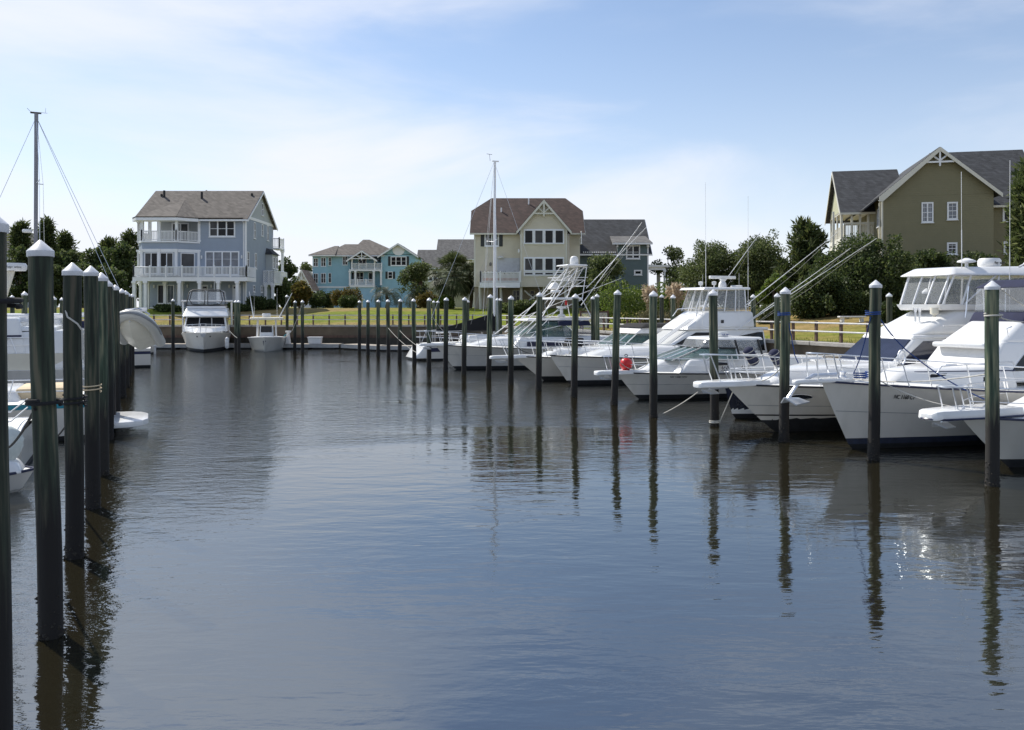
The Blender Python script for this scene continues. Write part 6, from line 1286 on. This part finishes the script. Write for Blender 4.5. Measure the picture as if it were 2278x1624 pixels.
sp=[(688,722,650,110,'leaf_dark','dark rounded shrub at the left foot of the turquoise house'),(706,742,646,112,'leaf_dark','clipped dark shrub left of the green bin'),(742,800,640,108,'leaf_autumn','yellow-green bush in front of the turquoise porch'),(758,790,656,104,'leaf_dark','small dark bush left of the mailbox'),(930,975,650,92,'leaf_autumn','golden shrubs under the palms'),(968,1005,655,88.5,'leaf_bright','bright small shrub beside the palm trunk'),(1090,1135,672,84,'leaf_mid','low shrub before the cream house piers'),(1125,1200,668,83,'leaf_mid','wide low planting before the cream house'),
 (555,590,660,86,'leaf_dark','round dark shrub at the porch house corner'),(580,615,663,87,'leaf_dark','dark shrub under the lattice landing'),(350,400,676,84.6,'leaf_dark','low dark shrub before the porch house, left'),(440,500,677,84.6,'leaf_dark','low dark shrub before the porch house, middle'),(498,560,676,84.6,'leaf_dark','low dark shrub before the porch house, right'),
 (1338,1425,622,62,'leaf_bright','tall bright green hedge left of the pampas grass'),(1390,1475,628,63.5,'leaf_bright','bright green hedge in front of the teal house'),(1445,1525,630,66,'leaf_bright','bright hedge right of the teal house corner'),(1310,1365,640,66,'leaf_dark','dark hedge beside the tuna tower'),(1690,1745,668,52,'leaf_mid','round clipped bush behind the blue-roped piling'),(1955,2010,668,45,'leaf_dark','dark bush beside the flybridge of the motor yacht'),(1880,1930,640,51,'leaf_dark','dark low bush under the evergreen')]
for i,(l_,r_,t_,d,mt_,lab) in enumerate(sp):
    x,y,zt,wd=ext(l_,r_,t_,d); shrub('shrub',lab,x,y,max(.6,zt-ground_z(x,y)+.1),wd,mt_,i,n=3500 if wd<3 else 7000,leaf_=.12 if d<80 else .16)
for i,(l_,r_,t_,d,lab) in enumerate([(1420,1480,652,54,'pampas grass clump left of the sportfishing boat'),(1470,1545,648,53,'taller pampas grass clump against the flybridge windows')]):
    x,y,zt,wd=ext(l_,r_,t_,d); pampas(lab,x,y,zt-ground_z(x,y)-.2,wd,60+i)
x,y,zt,wd=ext(1925,1965,690,46); 
# ------------------------------------------------------------------ small things on the banks and docks
o=thing('dock_box','white fibreglass dock box on the far floating dock','box',(fx(701,69.3),69.3,.42)); link('bin',MB().hexa([V3((a_,b_,z_)) for z_,q in((0,.5),(.5,.56)) for a_,b_ in((-q,-.3),(q,-.3),(q,.3),(-q,.3))]).mesh('bin','plastic_white',bevel=.03),o); link('lid',MB().box(-.6,.6,-.36,.36,.5,.58).mesh('lid','plastic_white',bevel=.03),o)
o=thing('power_pedestal','white dock power pedestal with a green hose behind it','pedestal',(fx(641,69.2),69.2,.42)); link('post',MB().hexa([V3((a_,b_,z_)) for z_,q in((0,.2),(.95,.1)) for a_,b_ in((-q,-q),(q,-q),(q,q),(-q,q))]).mesh('post','plastic_white',bevel=.02),o); link('head',MB().box(-.22,.22,-.12,.12,.95,1.1).mesh('head','plastic_white',bevel=.04),o); link('hose',MB().tube([V3((-.15+.25*math.cos(t*.8),.05,.45+.35*math.sin(t*.8))) for t in range(17)],.035,5).mesh('hose','stripe_teal'),o)
o=thing('lattice_screen','brown-framed grey lattice screen on the lawn behind the tuna tower','screen',(fx(1322,60),60,ground_z(fx(1322,60),60)))
m=MB(); lattice(m,(-.95,0,0),(.95,0,0),.15,1.15,.12,.014); q=link('lattice',m.mesh('lattice','lattice'),o); q['kind']='stuff'
for x in(-1,1): link('frame_post',MB().box(x-.07,x+.07,-.07,.07,-.3,1.35).mesh('frame_post','fence_wood'),o)
link('frame_rail',MB().box(-.93,.93,-.06,.06,1.2,1.3).mesh('frame_rail','fence_wood'),o)
gx,gy=fx(1895,47),47.; o=thing('garden_bench','white slab bench at the edge of the dark shrubs on the right lawn','bench',(gx,gy,ground_z(gx,gy))); link('seat',MB().box(-.75,.75,-.2,.2,.3,.38).mesh('seat','plastic_white',bevel=.02),o)
for x in(-.55,.55): link('leg',MB().box(x-.07,x+.07,-.15,.15,-.1,.3).mesh('leg','plastic_white'),o)
o=thing('green_bin','green wheeled rubbish bin beside the turquoise house','bin',(fx(735,118),118,3.3)); link('body',MB().hexa([V3((a_,b_,z_)) for z_,q in((0,.4),(1.3,.5)) for a_,b_ in((-q,-.4),(q,-.4),(q,.4),(-q,.4))]).mesh('body','leaf_dark',bevel=.04),o); link('lid',MB().box(-.55,.55,-.5,.5,1.3,1.42).mesh('lid','leaf_dark',bevel=.03),o)
o=thing('arbor_post','white garden post with shelf in front of the turquoise house','post',(fx(805,110),110,3.2)); link('post',MB().box(-.12,.12,-.12,.12,0,2.0).mesh('post','plastic_white'),o); link('shelf',MB().box(-.9,.3,-.2,.2,1.2,1.4).mesh('shelf','plastic_white'),o)
for i,(px_,d_,lab) in enumerate([(1590,0,'')][:0]): pass
def rope(label,pts,r,mt,name='mooring_rope',sag=.0):
    out=[]; pts=[V3(q) for q in pts]
    for a_,b_ in zip(pts[:-1],pts[1:]):
        for k in range(8): u=k/8; out.append(a_.lerp(b_,u)+V3((0,0,-sag*4*u*(1-u))))
    out.append(pts[-1]); c0=out[0].copy(); o=MB().tube([q-c0 for q in out],r,6).build(name,mt,smooth=60); o.location=c0; return tag(o,label,'rope')
def coil(label,c,r,turns,mt,th=.018,name='rope_coil',pitch=.045,tail=None):
    pts=[V3((r*math.cos(k*.4),r*math.sin(k*.4),pitch*k*.4/6.283)) for k in range(int(turns*15.7))]
    if tail: pts+=[V3(tail).lerp(pts[-1],1-u/6) - V3((0,0,.15*math.sin(u/6*3.14))) for u in range(1,7)]
    o=MB().tube(pts,th,6).build(name,mt,smooth=60); o.location=c; return tag(o,label,'rope')
def pp(px,py,yt,i=None): 
    d=1223/(HY-yt); return d
dA,dB,dC=8.79,11.56,14.4
p_=at(99,900,dA); coil('thick black rope wound round the thickest leaning left piling',(p_.x,p_.y,p_.z),.165,1.9,'rope_black',.02,pitch=.03)
rope('black mooring line running from the leaning piling down to the left',[at(78,910,dA-.1),at(20,995,13)],.018,'rope_black',sag=.05)
p_=at(164,890,dB); coil('black rope knotted round the second tall left piling',(p_.x,p_.y,p_.z-.08),.16,2.6,'rope_black',.016,pitch=.06)
rope('black line slanting from the knotted piling to the water',[at(176,900,dB-.1),at(118,980,15.5)],.016,'rope_black',sag=.05)
p_=at(164,700,dB); rope('grey braided cord draped across the second tall left piling',[at(146,690,dB-.12),at(150,705,dB-.17),at(172,720,dB-.2),at(183,735,dB-.16),at(184,800,dB-.16)],.012,'rope_white')
p_=at(203,872,dC); coil('thin yellow rope loops on the third tall left piling',(p_.x,p_.y,p_.z),.16,2.2,'canvas_beige',.011,pitch=.06)
p_=at(5,683,5.97); coil('black strap round the left edge piling',(fx(-12,5.97),5.97,p_.z),.165,1.6,'rope_black',.018)
d=21.53; q=at(1744,703,d); coil('blue rope tied round the third front piling from the right',(q.x,d,q.z),.15,2.6,'rope_blue',.016)
rope('dark line hanging from the blue-roped piling to the yacht bow rail',[at(1752,705,d-.1),at(1768,790,21.4),at(1776,808,21.3)],.013,'rope_blue')
d=18.93; q=at(1942,702,d); coil('blue rope tied round the second front piling from the right',(q.x,d,q.z),.155,2.6,'rope_blue',.016)
rope('blue line from the second piling down to the numbered bow',[at(1937,705,d-.1),at(1915,790,19.6),at(1898,832,20.2)],.013,'rope_blue',sag=.03)
rope('long dark blue line crossing the numbered yacht bow to the right',[at(1955,705,d+.1),at(2030,790,19.5),at(2190,888,18.6)],.014,'rope_blue',sag=.08)
d=16.21; q=at(2210,705,d); coil('white rope round the nearest right piling',(q.x,d,q.z),.155,1.6,'rope_white',.016)
rope('white line running right from the nearest right piling',[at(2215,703,d-.1),at(2278,716,17.5)],.013,'rope_white',sag=.03); rope('pale springline from the nearest right piling up to the navy bimini',[at(2222,640,d),at(2290,690,20)],.013,'rope_white')
d=24.29; q=at(1590,943,d); coil('white rope ring at the waterline of the fourth front piling',(q.x,d,q.z+.02),.15,2,'rope_white',.018)
rope('taut white line from the waterline ring up to the yacht bow',[at(1598,946,d),at(1632,868,23.1)],.015,'rope_white')
rope('white line slanting down from the yacht pulpit into the water',[at(1553,872,22.3),at(1475,920,26)],.014,'rope_white',sag=.04)
rope('white line from a far piling to the tower boat bow',[at(953,688,46),at(985,735,46),at(1000,760,46.3)],.014,'rope_white',sag=.1)
rope('thin pale line from the far piling to the centre console boat',[at(671,680,62.4),at(650,735,63.5),at(630,752,64.2)],.02,'rope_white',sag=.1)
rope('thin line sagging between the row pilings, upper',[at(889,735,52.4),at(938,775,48)],.012,'rope_white',sag=.1); rope('thin line sagging between the row pilings, lower',[at(864,730,55.3),at(928,785,48)],.012,'rope_white',sag=.15)
rope('pale line from the two touching pilings to the cabin cruiser',[at(528,752,62),at(510,735,62.8)],.02,'rope_white',sag=.05)
# dock lines from the bows to the front pilings
def pl_(i,z): q=wat(*rowR[i]); return V3((q.x,q.y,z))
for i,(bow,pi,z0,z1,lab,mt_) in enumerate([((9.9,17.9,1.3),1,1.3,1.9,'pale bow line of the right-edge cruiser to the second piling','rope_white'),((8.2,20.6,1.75),0,1.75,2.2,'white bow line of the numbered yacht to the nearest piling','rope_white'),((6.7,22.9,1.45),2,1.45,2.0,'white bow line of the motor yacht to the third piling','rope_white'),((4.6,31.3,1.15),4,1.15,1.9,'white bow line of the express cruiser to the fifth piling','rope_white'),((4.6,31.3,1.15),5,1.15,1.8,'white bow line of the express cruiser to the sixth piling','rope_white'),((2.4,37.1,1.4),6,1.4,2.0,'white bow line of the sportfishing boat to the seventh piling','rope_white'),((.9,39.2,1.3),8,1.3,2.0,'dark bow line of the bowrider to the ninth piling','rope_black'),((-3.5,46.3,1.45),10,1.45,2.0,'white bow line of the tower boat to the eleventh piling','rope_white')]):
    rope(lab,[bow,pl_(pi,z1)],.014,mt_,sag=.14)
# tufts of long grass along the bank edge
rnd=random.Random(9); m=MB()
for k in range(9000):
    far=rnd.random()<.55
    if far: q=V3((rnd.uniform(-60,CORN.x),71.4,0)); q=q+V3((0,.6+abs(rnd.gauss(0,1.2)),0))
    else: q=CORN+(ENDR-CORN)*rnd.random()*.7+VV*(.6+abs(rnd.gauss(0,1.2)))
    z=gz((q.y-71.4) if far else (q-rw0).dot(VV)); a_=rnd.random()*6.283; h_=rnd.uniform(.05,.2); s=V3((math.cos(a_),math.sin(a_),0))*.02
    b_=V3((q.x,q.y,z-.03)); m.v+=[b_-s,b_+s,b_+V3((rnd.uniform(-.06,.06),rnd.uniform(-.06,.06),h_))]; i=len(m.v)-3; m.f.append((i,i+1,i+2))
o=link('grass',fmesh(m,'grass','grass_blade')); tag(o,'rough grass along the top of the seawall','grass',kind='stuff')
